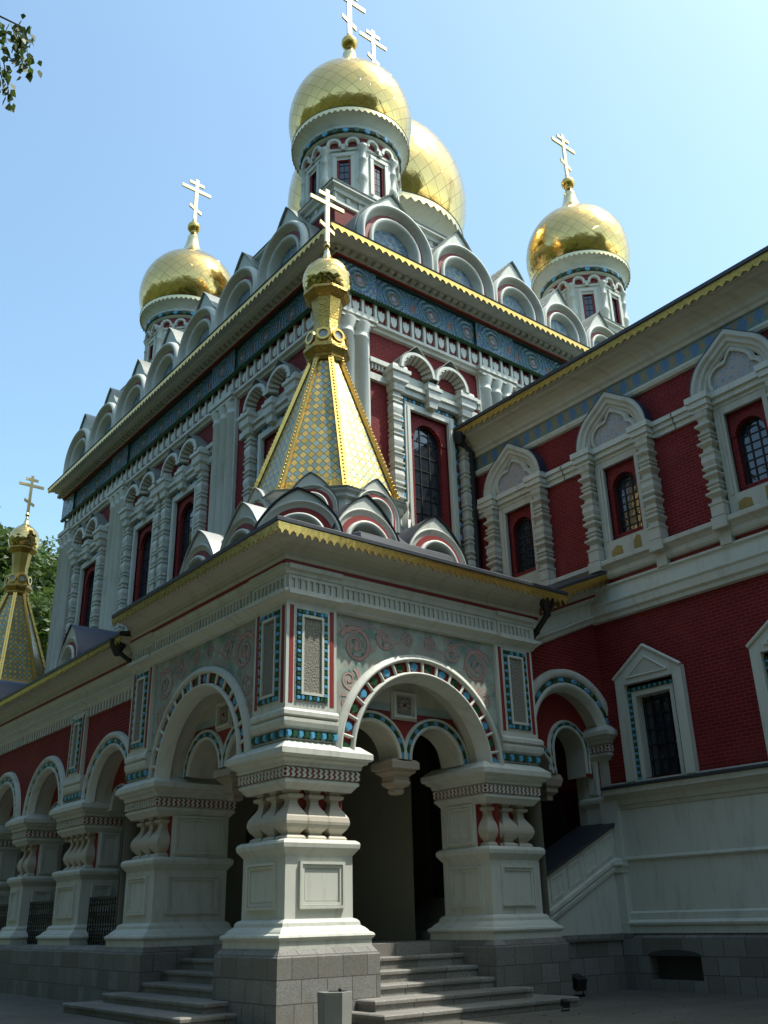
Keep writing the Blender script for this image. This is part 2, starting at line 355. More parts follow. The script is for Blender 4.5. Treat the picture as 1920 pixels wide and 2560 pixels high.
    def wall(s, fr, u0, u1, z0, top, holes, mat, n=0., reveal=.3, rmat=None, seg=20):
        # wall face with openings (uc, half width, z bottom, z spring, arched); top is a height or a function of u
        T = top if callable(top) else (lambda u: top)
        cuts = {u0, u1}
        for uc, hw, zb, zs, ar in holes:
            for i in range((seg if ar else 1)+1): cuts.add(round(uc-hw*cos(pi*i/seg) if ar else uc-hw+2*hw*i, 6))
        cuts = sorted(c for c in cuts if u0-1e-6 <= c <= u1+1e-6)
        def hz(h, u):
            uc, hw, zb, zs, ar = h; return zs+(sqrt(max(0, hw*hw-(u-uc)**2)) if ar else 0)
        for a, b in zip(cuts, cuts[1:]):
            if b-a < 1e-5: continue
            m = (a+b)/2; hh = [h for h in holes if abs(m-h[0]) < h[1]]; hh.sort(key=lambda h: h[2]); za, zb_ = z0, z0
            for h in hh:
                if h[2] > za+1e-4: s.add([fr.p(a, n, za), fr.p(b, n, zb_), fr.p(b, n, h[2]), fr.p(a, n, h[2])], [(0, 1, 2, 3)], mat)
                za, zb_ = hz(h, a), hz(h, b)
            s.add([fr.p(a, n, za), fr.p(b, n, zb_), fr.p(b, n, T(b)), fr.p(a, n, T(a))], [(0, 1, 2, 3)], mat)
        for uc, hw, zb, zs, ar in holes:
            pts = [(uc+hw, zb)]+([(uc+hw*cos(pi*i/seg), zs+hw*sin(pi*i/seg)) for i in range(seg+1)] if ar else [(uc+hw, zs), (uc-hw, zs)])+[(uc-hw, zb)]
            s.strip(fr, [(u, n, z) for u, z in pts], [(u, n-reveal, z) for u, z in pts], rmat or mat, False)
            if zb > z0+1e-4: s.strip(fr, [(uc-hw, n, zb), (uc+hw, n, zb)], [(uc-hw, n-reveal, zb), (uc+hw, n-reveal, zb)], rmat or mat)
    def lace(s, path, off, ztop, zmid, zbot, pitch, mat, closed=False):
        # gilded valance: solid strip with a scalloped, pierced-looking lower edge
        n = len(path)
        for i in range(n if closed else n-1):
            a, b = Vector(path[i]), Vector(path[(i+1) % n]); d = (b-a); L = d.length; d /= L; nr = Vector((d.y, -d.x))
            a2 = a+nr*off-d*(off if (i or closed) and n > 2 else 0); b2 = b+nr*off+d*(off if (i < n-2 or closed) and n > 2 else 0)
            if n > 2 and not closed:
                a2 = a+nr*off-(d*off if i else d*0); b2 = b+nr*off+(d*off if i < n-2 else d*0)
            L = (b2-a2).length; k = max(1, int(L/pitch)); p = L/k
            fr = Fr((a2.x, a2.y), (d.x, d.y), (nr.x, nr.y)); pts = [(0, ztop)]
            for j in range(k):
                u = j*p; h = zmid-zbot
                pts += [(u, zmid), (u+p*.12, zmid-h*.25), (u+p*.3, zmid-h*.4), (u+p*.36, zmid-h*.7), (u+p*.5, zbot), (u+p*.64, zmid-h*.7), (u+p*.7, zmid-h*.4), (u+p*.88, zmid-h*.25)]
            pts += [(L, zmid), (L, ztop)]
            s.prism(fr, pts, -.012, .012, mat)
    def build(s, name, parent=None, label=None):
        me = bpy.data.meshes.new(name); me.from_pydata(s.v, [], s.f)
        for m in s.mats: me.materials.append(MAT[m])
        me.polygons.foreach_set('material_index', s.m); me.polygons.foreach_set('use_smooth', s.s)
        if s.has:
            l = me.uv_layers.new(name='uv'); l.data.foreach_set('uv', [c for p in s.uv for c in p])
        bm = bmesh.new(); bm.from_mesh(me); bmesh.ops.recalc_face_normals(bm, faces=bm.faces); bm.to_mesh(me); bm.free()
        me.update()
        o = bpy.data.objects.new(name, me); COL.objects.link(o)
        if parent: o.parent = parent; o.matrix_parent_inverse = parent.matrix_basis.inverted()
        if label: o['label'] = label
        return o
def thing(name, label, cat, loc=(0, 0, 0), group=None):
    o = bpy.data.objects.new(name, None); COL.objects.link(o); o.location = loc; o.empty_display_size = .3
    o['label'] = label; o['category'] = cat
    if group: o['group'] = group
    bpy.context.view_layer.update(); return o
def tag(o, label, cat, group=None):
    o['label'] = label; o['category'] = cat
    if group: o['group'] = group
    return o
def struct(o): o['kind'] = 'structure'; return o
# ---------------------------------------------------------------- the church: main body
church = thing('church', 'ornate red brick and white church with gilded onion domes, arched porch and side wing', 'church', (0, 0, 0))
WX, WY = 4.75, 4.88                      # brick planes of the two visible faces
XE, YE = 23.4, 27.5                      # far ends
LF, RF = FX(WX), FY(WY)
LWIN = [23.6, 18.02, 14.58, 8.35]; RWIN = [8.15, 13.9, 16.9]
WZB, WZT = 10.9, 15.55
m = MB()
m.wall(LF, WY, YE, 0, 20.7, [(u, .8, WZB, 16.15, False) for u in LWIN], 'brick', reveal=.06)
m.wall(RF, WX, XE, 0, 20.7, [(u, .8, WZB, 16.15, False) for u in RWIN], 'brick', reveal=.06)
m.wall(FY(YE), WX, XE, 0, 20.7, [], 'brick'); m.wall(FX(XE), WY, YE, 0, 20.7, [], 'brick')
m.bbox(WX+.3, XE-.3, WY+.9, YE-.3, 20.2, 20.7, 'tin')
m.build('body_wall', church)
# white ledge, red niche band, glazed frieze, cornice, gilded valance, each carried round the corner
path = [(WX, YE), (WX, WY), (XE, WY)]
BRK_L = [(4.6, 6.1), (10.9, 12.6), (20.0, 21.7), (26.1, 27.5)]; BRK_R = [(4.5, 5.95), (10.3, 12.1), (18.5, 20.2)]
m = MB(); m.sweep(path, [(0, 18.5), (.12, 18.52), (.15, 18.6), (.24, 18.64), (.24, 18.74), (.2, 18.78), (0, 18.78)], 'white')
for fr, B in ((LF, BRK_L), (RF, BRK_R)):
    for a, b in B: m.box(fr, a, b, 0, .38, 18.6, 18.77, 'white'); m.box(fr, a+.04, b-.04, 0, .3, 18.5, 18.6, 'white')
m.build('string_course', church)
m = MB(); m.sweep(path, [(.1, 18.78), (.1, 19.44)], 'red_paint')
for fr, u0, u1 in ((LF, WY-.3, YE), (RF, WX-.3, XE)):
    k = int((u1-u0)/.5)
    for i in range(k):
        u = u0+.3+(u1-u0-.3)*(i+.5)/k
        m.box(fr, u-.05, u+.05, .08, .2, 18.76, 19.46, 'white')
        if i < k-1:
            c = u+(u1-u0-.3)/k/2; m.prism(fr, [(c-.12, 19.28), (c-.13, 19.1), (c-.07, 18.94), (c, 18.9), (c+.07, 18.94), (c+.13, 19.1), (c+.12, 19.28), (c+.05, 19.24), (c, 19.32), (c-.05, 19.24)], .1, .16, 'white')
m.build('niche_band', church)
m = MB(); m.sweep(path, [(.2, 19.46), (.2, 20.5)], 'majolica', uv=True)
for fr, B in ((LF, BRK_L), (RF, BRK_R)):
    for a, b in B: m.sweep([(fr.p(a, 0, 0)[:2]), (fr.p(b, 0, 0)[:2])] if fr is RF else [(fr.p(b, 0, 0)[:2]), (fr.p(a, 0, 0)[:2])], [(.3, 19.5), (.3, 20.48)], 'majolica', uv=True); m.box(fr, a, b, .2, .296, 19.5, 20.48, 'tile_green')
m.sweep(path, [(.2, 19.42), (.3, 19.42), (.34, 19.47), (.3, 19.52), (.2, 19.52)], 'tile_green', smooth=False)
for fr, u0, u1 in ((LF, WY, YE), (RF, WX, XE)):
    u = u0-.25
    while u < u1: m.ball(fr.p(u, .33, 19.47), .04, 'tile_green', 6, 4); u += .12
m.build('glazed_frieze', church)
m = MB()
m.sweep(path, [(.1, 20.48), (.3, 20.48), (.3, 20.56), (.1, 20.58)], 'dark_green')
m.sweep(path, [(.1, 20.56), (.36, 20.57), (.36, 20.63), (.1, 20.64)], 'red_paint')
m.sweep(path, [(0, 20.63), (.4, 20.64), (.4, 20.8), (.74, 20.82), (.78, 20.86), (.9, 20.84), (1.06, 20.76), (1.08, 20.92), (0, 21.0)], 'white')
for fr, u0, u1 in ((LF, WY, YE), (RF, WX, XE)):
    u = u0-.5
    while u < u1: m.box(fr, u, u+.17, .4, .58, 20.66, 20.8, 'cream'); u += .3
m.build('cornice', church)
m = MB(); m.lace(path, 1.1, 20.94, 20.82, 20.68, .26, 'gold'); m.build('valance', church)
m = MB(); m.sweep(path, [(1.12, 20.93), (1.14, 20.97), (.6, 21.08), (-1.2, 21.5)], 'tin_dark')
m.build('eave', church)
# --- pilasters of clustered round shafts
def pilaster(fr, us, zb, zt, r=.26, name='pilaster'):
    m = MB(); a, b = us[0]-r-.06, us[-1]+r+.06
    m.box(fr, a, b, -.02, .12, zb, zt-.1, 'white')
    for u in us:
        c = fr.p(u, .03, 0)
        m.lathe(c[0], c[1], [(r*1.35, zb), (r*1.35, zb+.3), (r*1.1, zb+.4), (r, zb+.5), (r, zt-.55), (r*1.12, zt-.52), (r*1.12, zt-.46), (r, zt-.42), (r*1.05, zt-.3), (r*1.45, zt-.05), (r*1.45, zt)], 20, 'white')
    m.box(fr, a, b, 0, .34, zt-.06, zt+.02, 'white')
    return m.build(name, church)
pilaster(RF, [4.92, 5.47], 9.2, 18.5); pilaster(RF, [10.75, 11.25, 11.75], 9.2, 18.5, .24); pilaster(RF, [18.9, 19.4, 19.9], 9.2, 18.5, .24)
pilaster(LF, [5.05, 5.6], 9.2, 18.5); pilaster(LF, [11.25, 11.75, 12.25], 9.2, 18.5, .24); pilaster(LF, [20.35, 20.85, 21.35], 9.2, 18.5, .24); pilaster(LF, [26.3, 26.8, 27.3], 9.2, 18.5, .24)
# --- tall windows under paired ogee hoods
def carved_post(m, c, h, zb, zt, mat='white'):
    L = []; n = max(2, round((zt-zb)/1.15)); d = (zt-zb)/n
    for i in range(n):
        z = zb+i*d
        L += [(h*.95, z), (h*.95, z+.02*d), (h*1.18, z+.04*d), (h*1.18, z+.08*d), (h*.82, z+.1*d), (h*.82, z+.15*d), (h*1.1, z+.18*d), (h*1.1, z+.22*d), (h*.9, z+.25*d),
              (h*1.02, z+.33*d), (h*1.12, z+.43*d), (h*1.02, z+.53*d), (h*.86, z+.58*d), (h*1.14, z+.62*d), (h*1.14, z+.66*d), (h*.8, z+.69*d), (h*.8, z+.73*d), (h*1.16, z+.77*d), (h*1.16, z+.81*d), (h*.88, z+.84*d), (h*.95, z+.98*d)]
    m.sq(c[0], c[1], L, mat)
def arched_glass(fr, uc, hw, zb, zs, n, parent, rows=9, cols=3):
    # frame with bars, and the pane behind it
    pts = [(uc+hw, zb)]+[(uc+hw*cos(pi*i/14), zs+hw*sin(pi*i/14)) for i in range(15)]+[(uc-hw, zb)]
    f = MB(); t = .05
    f.ring(fr, uc, zs, hw-t, hw+.02, n, n+.07, 'iron', 0, pi, 14, zs-zb); f.box(fr, uc-hw, uc+hw, n, n+.07, zb, zb+t, 'iron')
    for i in range(1, cols):
        u = uc-hw+2*hw*i/cols; f.box(fr, u-.014, u+.014, n+.005, n+.05, zb, zs+sqrt(max(0, hw*hw-(u-uc)**2)), 'iron')
    for i in range(1, rows+1):
        z = zb+(zs-zb)*i/rows; f.box(fr, uc-hw, uc+hw, n+.008, n+.045, z-.012, z+.012, 'iron')
    f.ring(fr, uc, zs, hw*.52-.014, hw*.52+.014, n+.006, n+.05, 'iron', 0, pi, 12)
    fo = f.build('frame', parent)
    g = MB(); g.prism(fr, pts, n-.01, n+.02, 'glass'); g.build('pane', parent)
def keel(R, hp, wid=50., pw=1.55):
    def f(a):
        t = abs(math.degrees(a)-90)/wid
        return (lambda r: r+(hp*(1-t)**pw if t < 1 else 0)*(r/R))
    return f
def tall_window(fr, uc):
    win = MB()
    zb, zt = WZB, 16.15
    # inner brick reveal with an arched opening
    win.wall(fr, uc-.8, uc+.8, zb, zt, [(uc, .56, zb, 15.3, True)], 'brick', n=-.06, reveal=.2)
    win.ring(fr, uc, 15.3, .56, .76, -.07, -.03, 'brick', 0, pi, 16)
    # white frame and stud strips
    for sgn in (-1, 1):
        a, b = sorted((uc+sgn*.8, uc+sgn*1.02)); win.box(fr, a, b, -.05, .12, zb, zt+.22, 'white')
        a, b = sorted((uc+sgn*.84, uc+sgn*.94)); win.box(fr, a, b, .12, .15, zb, zt+.1, 'white')
        a, b = sorted((uc+sgn*1.04, uc+sgn*1.16)); win.studs(fr, a, b, .06, zb, zt+.3, 26, .025, True)
    win.box(fr, uc-.8, uc+.8, -.05, .12, zt, zt+.22, 'white')
    win.studs(fr, uc-1.04, uc+1.04, .06, zt+.24, zt+.4, 12, .03)
    win.box(fr, uc-1.2, uc+1.2, 0, .22, zt+.42, zt+.62, 'white'); win.box(fr, uc-1.2, uc+1.2, 0, .3, zt+.62, zt+.74, 'white'); win.box(fr, uc-1.2, uc+1.2, 0, .14, zt+.74, 17.3, 'white')
    # side ledge running to the pilasters
    win.box(fr, uc-2.35, uc+2.3, 0, .12, 16.72, 16.95, 'white'); win.box(fr, uc-2.35, uc+2.3, 0, .16, 17.32, 17.48, 'white')
    for i in range(4):
        for sg in (-1, 1): u = uc+sg*(1.85+.13*i); win.box(fr, u-.035, u+.035, 0, .1, 17.14, 17.32, 'white')
    wo_ = win.build('window', church)
    for sgn in (-1, 1):
        c = MB(); u = uc+sgn*1.43; p = fr.p(u, .1, 0); carved_post(c, p, .17, zb, 16.55); c.build('carved_column', wo_)
    for u, k in ((uc-1.42, 1), (uc, .8), (uc+1.42, 1)):
        cap = MB(); p = fr.p(u, .16, 0); zlo = 16.5 if k == 1 else 16.35
        cap.sq(p[0], p[1], [(.2*k, zlo), (.22*k, zlo+.12), (.22*k, zlo+.2), (.3*k, zlo+.3), (.3*k, zlo+.36), (.31*k, zlo+.46), (.31*k, zlo+.54), (.37*k, zlo+.58), (.37*k, zlo+.7), (.3*k, zlo+.72), (.28*k, zlo+.86)], 'white')
        cap.build('capital', wo_)
    h = MB()
    for sg in (-1, 1):
        u = uc+sg*.72; zs = 17.3
        # red lunette, ribbed soffit, white rim with a pointed top and a tin cover
        h.prism(fr, [(u+.44*cos(pi*i/12), zs+.44*sin(pi*i/12)) for i in range(13)], .1, .17, 'brick')
        h.ringprof(fr, u, zs, [(.40, .12), (.45, .12), (.62, .46)], 0, pi, 24, 'cream', False)
        for i in range(9):
            a = pi*(i+.5)/9; h.ringprof(fr, u, zs, [(.43, .14), (.60, .47), (.56, .51), (.40, .19)], a-.1, a+.1, 2, 'cream', False, True)
        h.ringprof(fr, u, zs, [(.60, .42), (.60, .5), (.70, .5), (.72, .46), (.73, 0)], 0, pi, 32, 'white', False, False)
        h.ringprof(fr, u, zs, [(.735, .48), (.755, .48), (.755, 0)], 0, pi, 32, 'tin', False, False, keel(.75, .24, 30))
    h.build('ogee_hood', wo_)
    arched_glass(fr, uc, .56, zb, 15.3, -.24, wo_)
    return wo_
for u in LWIN: tall_window(LF, u)
for u in RWIN: tall_window(RF, u)
# --- kokoshnik gables along both eaves
def kokoshnik(fr, uc, zb, R, stilt, peak, depth=2.2, tym='mosaic_blue', parent=None, roof='tin', kw=54, deep=False):
    zc = zb+stilt; hp = peak-zc-R; k = R/1.45; m = MB(); K = keel(R, hp, kw, 1.7)
    out = [(uc+R, zb)]+[(uc+K(a)(R)*cos(a), zc+K(a)(R)*sin(a)) for a in [pi*i/40 for i in range(41)]]+[(uc-R, zb)]
    inn = [(uc+R*.98, zb)]+[(uc+R*.98*cos(a), zc+R*.98*sin(a)) for a in [pi*i/40 for i in range(41)]]+[(uc-R*.98, zb)]
    m.strip(fr, [(u, .1*k, z) for u, z in out], [(u, .1*k, z) for u, z in inn], 'white'); m.strip(fr, [(u, .1*k, z) for u, z in out], [(u, -.3*k, z) for u, z in out], 'white')
    # swelling outer roll, hollow, red ring, white ring, sunk mosaic
    if deep:
        m.ringprof(fr, uc, zc, [(R*.985, .09*k), (R*.985, .24*k), (R*.965, .36*k), (R*.93, .42*k), (R*.89, .42*k), (R*.865, .36*k), (R*.855, .28*k), (R*.83, .2*k), (R*.79, .14*k), (R*.765, .13*k)], 0, pi, 36, 'white', True, False, None, stilt)
        m.ringprof(fr, uc, zc, [(R*.77, .1*k), (R*.765, .2*k), (R*.675, .2*k), (R*.67, .05*k)], 0, pi, 36, 'red_paint', False, False, None, stilt)
        m.ringprof(fr, uc, zc, [(R*.675, .1*k), (R*.67, .27*k), (R*.63, .3*k), (R*.58, .24*k), (R*.56, .12*k), (R*.54, .08*k), (R*.51, -.04*k)], 0, pi, 36, 'white', True, False, None, stilt); rt_ = .52
    else:
        m.ringprof(fr, uc, zc, [(R*.985, .09*k), (R*.98, .16*k), (R*.95, .2*k), (R*.92, .16*k), (R*.91, .12*k), (R*.80, .1*k)], 0, pi, 36, 'white', True, False, None, stilt)
        m.ringprof(fr, uc, zc, [(R*.81, .1*k), (R*.805, .13*k), (R*.67, .13*k), (R*.665, .05*k)], 0, pi, 36, 'red_paint', False, False, None, stilt)
        m.ringprof(fr, uc, zc, [(R*.67, .1*k), (R*.66, .24*k), (R*.61, .27*k), (R*.55, .2*k), (R*.53, .1*k), (R*.50, .04*k), (R*.47, .03*k), (R*.44, -.08*k)], 0, pi, 36, 'white', True, False, None, stilt); rt_ = .45
    m.prism(fr, [(uc+R*rt_, zb)]+[(uc+R*rt_*cos(pi*i/16), zc+R*rt_*sin(pi*i/16)) for i in range(17)]+[(uc-R*rt_, zb)], -.3*k, -.02*k, tym)
    o = m.build('kokoshnik', parent or church)
    r = MB(); A = [(u, .16*k, z) for u, z in out]
    R2 = R*1.035; K2 = keel(R2, hp, kw, 1.7)
    o2 = [(uc+R2, zb)]+[(uc+K2(a)(R2)*cos(a), zc+K2(a)(R2)*sin(a)) for a in [pi*i/40 for i in range(41)]]+[(uc-R2, zb)]
    F0 = [(u, .19*k, z) for u, z in o2]; F1 = [(u, -depth, z) for u, z in o2]
    r.strip(fr, A, F0, roof); r.strip(fr, F0, F1, roof, True); r.strip(fr, [(u, -.1*k, z) for u, z in out], [(u, -depth, z) for u, z in out], roof, True)
    r.prism(fr, o2, -depth-.05, -depth, roof)
    r.build('barrel_roof', o)
    return o
LK, RK = FX(4.2), FY(4.35)
for i in range(7): kokoshnik(LK, 6.98+2.94*i, 20.95, 1.48, .58, 23.9, 3., kw=38, deep=True)
for u, R_, pk in ((6.42, 1.55, 23.72), (9.38, 1.43, 23.7), (12.05, 1.32, 23.62), (14.5, 1.23, 23.5), (16.9, 1.2, 23.45), (19.3, 1.2, 23.4), (21.7, 1.2, 23.4)): kokoshnik(RK, u, 20.95, R_, .55, pk, 3., kw=38, deep=True)
# --- roofs and pedestals
CX, CY = 13.9, 14.4
m = MB()
B = [(5.4, 5.4), (22.6, 5.4), (22.6, 26.6), (5.4, 26.6)]; T_ = [(9.2, 9.6), (18.6, 9.6), (18.6, 19.2), (9.2, 19.2)]
P = [(x, y, 21.6) for x, y in B]+[(x, y, 26.) for x, y in T_]
m.add(P, [(0, 1, 5, 4), (1, 2, 6, 5), (2, 3, 7, 6), (3, 0, 4, 7), (4, 5, 6, 7)], 'tin')
m.bbox(5.45, 22.5, 5.45, 26.5, 20.9, 21.65, 'tin')
m.build('roof', church)
def pedestal(cx, cy, h, z0, z1):
    m = MB(); p = [(cx-h, cy-h), (cx+h, cy-h), (cx+h, cy+h), (cx-h, cy+h)]
    m.sweep(p, [(0, z0), (0, z1-.75)], 'brick', True)
    m.sweep(p, [(0, z1-.75), (.06, z1-.72), (.06, z1-.6), (.0, z1-.55), (.0, z1-.34), (.1, z1-.32), (.12, z1-.2), (.24, z1-.12), (.24, z1-.02), (-.3, z1+.12), (-h*.98, z1+.3)], 'white', True)
    for fr, c0 in ((FY(cy-h), cx), (FX(cx-h), cy)):
        k = int(2*h/.5)
        for i in range(k+1): u = c0-h+2*h*i/k; m.box(fr, u-.08, u+.08, 0, .05, z1-.56, z1-.34, 'white')
    m.sweep(p, [(.26, z1-.03), (.27, z1+.01), (-.3, z1+.14)], 'tin', True)
    m.build('pedestal', church)
pedestal(7.1, 7.4, 2.55, 20.9, 23.62); pedestal(7.2, 21.3, 2.3, 20.9, 24.2); pedestal(20.5, 7.5, 2.3, 20.9, 24.2); pedestal(20.5, 21.3, 2.3, 20.9, 24.2)
pedestal(CX, CY, 4.3, 23., 26.6)
# --- onion domes on drums
def cross(parent, cx, cy, z0, h, t=None):
    m = MB(); t = t or h*.035; fr = FY(cy); W = h*.31
    m.box(fr, cx-t, cx+t, -t*.5, t*.5, z0, z0+h, 'gold_pale')
    m.box(fr, cx-W, cx+W, -t*.46, t*.46, z0+h*.70, z0+h*.70+2*t, 'gold_pale')
    m.box(fr, cx-W*.5, cx+W*.5, -t*.46, t*.46, z0+h*.86, z0+h*.86+1.9*t, 'gold_pale')
    a, b = W*.42, h*.06; zl = z0+h*.27
    m.prism(fr, [(cx-a, zl+b-t), (cx+a, zl-b-t), (cx+a, zl-b+t), (cx-a, zl+b+t)], -t*.44, t*.44, 'gold_pale')
    return m.build('cross', parent)
def onion(name, cx, cy, zr, s, parent, sheets=26, drum_to=-4.4, ringed=True, cross_h=2.65, fs=1.):
    Z = lambda z: zr+z*s
    m = MB()
    prof = [(1.98, .02), (2.1, .2), (2.26, .58), (2.36, 1.02), (2.38, 1.4), (2.33, 1.86), (2.2, 2.32), (1.98, 2.76), (1.68, 3.14), (1.32, 3.46), (.98, 3.70), (.74, 3.88), (.6, 4.03)]
    # smooth it
    pr_ = []
    for i in range(len(prof)-1):
        p0, p1, p2, p3 = prof[max(0, i-1)], prof[i], prof[i+1], prof[min(len(prof)-1, i+2)]
        for q in range(3):
            t = q/3.; pr_.append(tuple(.5*((2*p1[j])+(-p0[j]+p2[j])*t+(2*p0[j]-5*p1[j]+4*p2[j]-p3[j])*t*t+(-p0[j]+3*p1[j]-3*p2[j]+p3[j])*t**3) for j in (0, 1)))
    pr_.append(prof[-1])
    m.lathe(cx, cy, [(r*s, Z(z)) for r, z in pr_], 56, 'gold_sheets', True, 0, sheets, True, 1.85/s)
    d = m.build(name, parent)
    m = MB(); f = s*fs; ZF = lambda z: Z(4.0)+(z-4.0)*f
    m.lathe(cx, cy, [(.92*s, Z(3.80)), (.72*s, Z(3.98)), (.54*s, ZF(4.2)), (.42*f, ZF(4.48)), (.33*f, ZF(4.8)), (.27*f, ZF(5.1)), (.28*f, ZF(5.12)), (.28*f, ZF(5.18)), (.2*f, ZF(5.2)), (.17*f, ZF(5.55))], 24, 'gold_pale')
    m.ball((cx, cy, ZF(5.82)), .33*f, 'gold', 20, 12)
    m.lathe(cx, cy, [(.2*f, ZF(6.08)), (.12*f, ZF(6.2)), (.07*f, ZF(6.45))], 16, 'gold_pale')
    m.build('finial', d)
    cross(d, cx, cy, ZF(6.3), cross_h)
    if not ringed: return d
    m = MB()
    m.lathe(cx, cy, [(1.7*s, Z(-.9)), (1.84*s, Z(-.86)), (1.86*s, Z(-.66)), (1.92*s, Z(-.62)), (1.92*s, Z(-.56)), (1.86*s, Z(-.54)), (1.9*s, Z(-.44)), (2.02*s, Z(-.26)), (2.18*s, Z(-.12)), (2.22*s, Z(-.1)), (2.22*s, Z(.04)), (1.95*s, Z(.1))], 64, 'white')
    m.lathe(cx, cy, [(1.9*s, Z(-.80)), (1.905*s, Z(-.80)), (1.905*s, Z(-.62)), (1.9*s, Z(-.62))], 64, 'dark_green')
    for i in range(30):
        a = 2*pi*i/30; n_ = Vector((cos(a), sin(a), 0)); tt = Vector((-sin(a), cos(a), 0))
        m.stud(Vector((cx, cy, Z(-.71)))+n_*1.905*s, (tt*.5+Vector((0, 0, .5)))*.15*s, (tt*-.5+Vector((0, 0, .5)))*.15*s, n_, .03*s, 'tile_blue' if i % 2 else 'tile_green')
    m.lathe(cx, cy, [(2.23*s, Z(.03)), (2.26*s, Z(.05)), (2.0*s, Z(.13))], 64, 'tin_dark')
    m.build('drum_cornice', d)
    m = MB(); n_ = 64
    for i in range(n_):
        a0, a1 = 2*pi*i/n_, 2*pi*(i+1)/n_; am = (a0+a1)/2; R_ = 2.245*s
        P = [(cx+R_*cos(a), cy+R_*sin(a), Z(z)) for a, z in ((a0, .03), (a1, .03), (a1, -.08), (am, -.19), (a0, -.08))]
        P += [(cx+(R_-.02)*cos(a), cy+(R_-.02)*sin(a), Z(z)) for a, z in ((a0, .03), (a1, .03), (a1, -.08), (am, -.19), (a0, -.08))]
        m.add(P, [(0, 1, 2, 3, 4), (5, 6, 7, 8, 9), (2, 3, 8, 7), (3, 4, 9, 8)], 'gold_pale')
    m.build('valance', d)
    # drum: eight windows, half columns, an arcade of small pointed arches
    m = MB(); r = 1.70*s
    m.lathe(cx, cy, [(r*.9, Z(drum_to)), (r*.9, Z(-.88))], 48, 'white', True)
    m.lathe(cx, cy, [(r*1.005, Z(-1.22)), (r*1.005, Z(-.9))], 48, 'red_paint', True, cap=False)
    for i in range(8):
        a = pi/4*i; fr = Fr((cx+r*.985*cos(a), cy+r*.985*sin(a)), (-sin(a), cos(a)), (cos(a), sin(a))); q = s
        m.wall(fr, -.67*q, .67*q, Z(drum_to), Z(-1.25), [(0, .25*q, Z(-3.3), Z(-1.9), False)], 'white', n=-.0, reveal=.12*q, rmat='red_paint')
        m.ring(fr, 0, Z(-1.95), .17*q, .25*q, -.06*q, -.02*q, 'red_paint', 0, pi, 10, 1.3*q)
        for sg in (-1, 1):
            aa, bb = sorted((sg*.26*q, sg*.4*q)); m.box(fr, aa, bb, 0, .06*q, Z(-3.4), Z(-1.72), 'white')
        m.box(fr, -.4*q, .4*q, 0, .07*q, Z(-1.76), Z(-1.62), 'white'); m.box(fr, -.62*q, .62*q, 0, .05*q, Z(-1.5), Z(-1.4), 'white')
        for sg in (-1, 1):
            u = sg*.335*q; m.ring(fr, u, Z(-1.28), .17*q, .27*q, -.02*q, .16*q, 'white', 0, pi, 10, .1*q)
            m.prism(fr, [(u+.17*q, Z(-1.4))]+[(u+.17*q*cos(pi*j/8), Z(-1.28)+.17*q*sin(pi*j/8)) for j in range(9)]+[(u-.17*q, Z(-1.4))], -.05*q, .012*q, 'red_paint')
        b = a+pi/8; c = (cx+(r+.06*q)*cos(b), cy+(r+.06*q)*sin(b))
        L = [(.13, drum_to), (.13, -3.9), (.17, -3.8), (.12, -3.7), (.12, -3.0), (.15, -2.95), (.19, -2.8), (.15, -2.65), (.12, -2.6), (.12, -2.0), (.15, -1.97), (.12, -1.9), (.12, -1.6), (.2, -1.45), (.22, -1.36), (.18, -1.3)]
        m.lathe(c[0], c[1], [(rr*q, Z(z)) for rr, z in L], 12, 'white')
        for du in (-.335, .335):
            c2 = fr.p(0, .08*q, 0)
        m.box(fr, -.07*q, .07*q, 0, .14*q, Z(-1.5), Z(-1.28), 'white')
    m.build('drum', d)
    g = MB()
    for i in range(8):
        a = pi/4*i; fr = Fr((cx+r*.985*cos(a), cy+r*.985*sin(a)), (-sin(a), cos(a)), (cos(a), sin(a)))
        g.box(fr, -.24*s, .24*s, -.13*s, -.09*s, Z(-3.3), Z(-1.7), 'glass')
        for z in (-3.0, -2.7, -2.4, -2.1): g.box(fr, -.24*s, .24*s, -.09*s, -.075*s, Z(z)-.012, Z(z)+.012, 'iron')
        g.box(fr, -.012, .012, -.09*s, -.075*s, Z(-3.3), Z(-1.75), 'iron')
    g.build('drum_windows', d)
    return d
onion('onion_dome', 7.1, 7.4, 28.42, 1., church)
onion('onion_dome', 7.3, 21.2, 28.5, 1., church)
onion('onion_dome', 20.35, 7.5, 28.45, 1., church)
onion('onion_dome', 20.5, 21.3, 28.45, 1., church)
onion('onion_dome', CX, CY, 31.6, 1.87, church, 34, -2.9, True, 2.95, 1.07)
m = MB(); m.lathe(9.0, 29.2, [(3.4, 0), (3.4, 11.6), (3.7, 11.7), (3.75, 12.0), (3.6, 12.6), (3.1, 13.6), (2.3, 14.5), (1.2, 15.1), (.2, 15.3)], 40, 'copper'); m.build('apse', church)
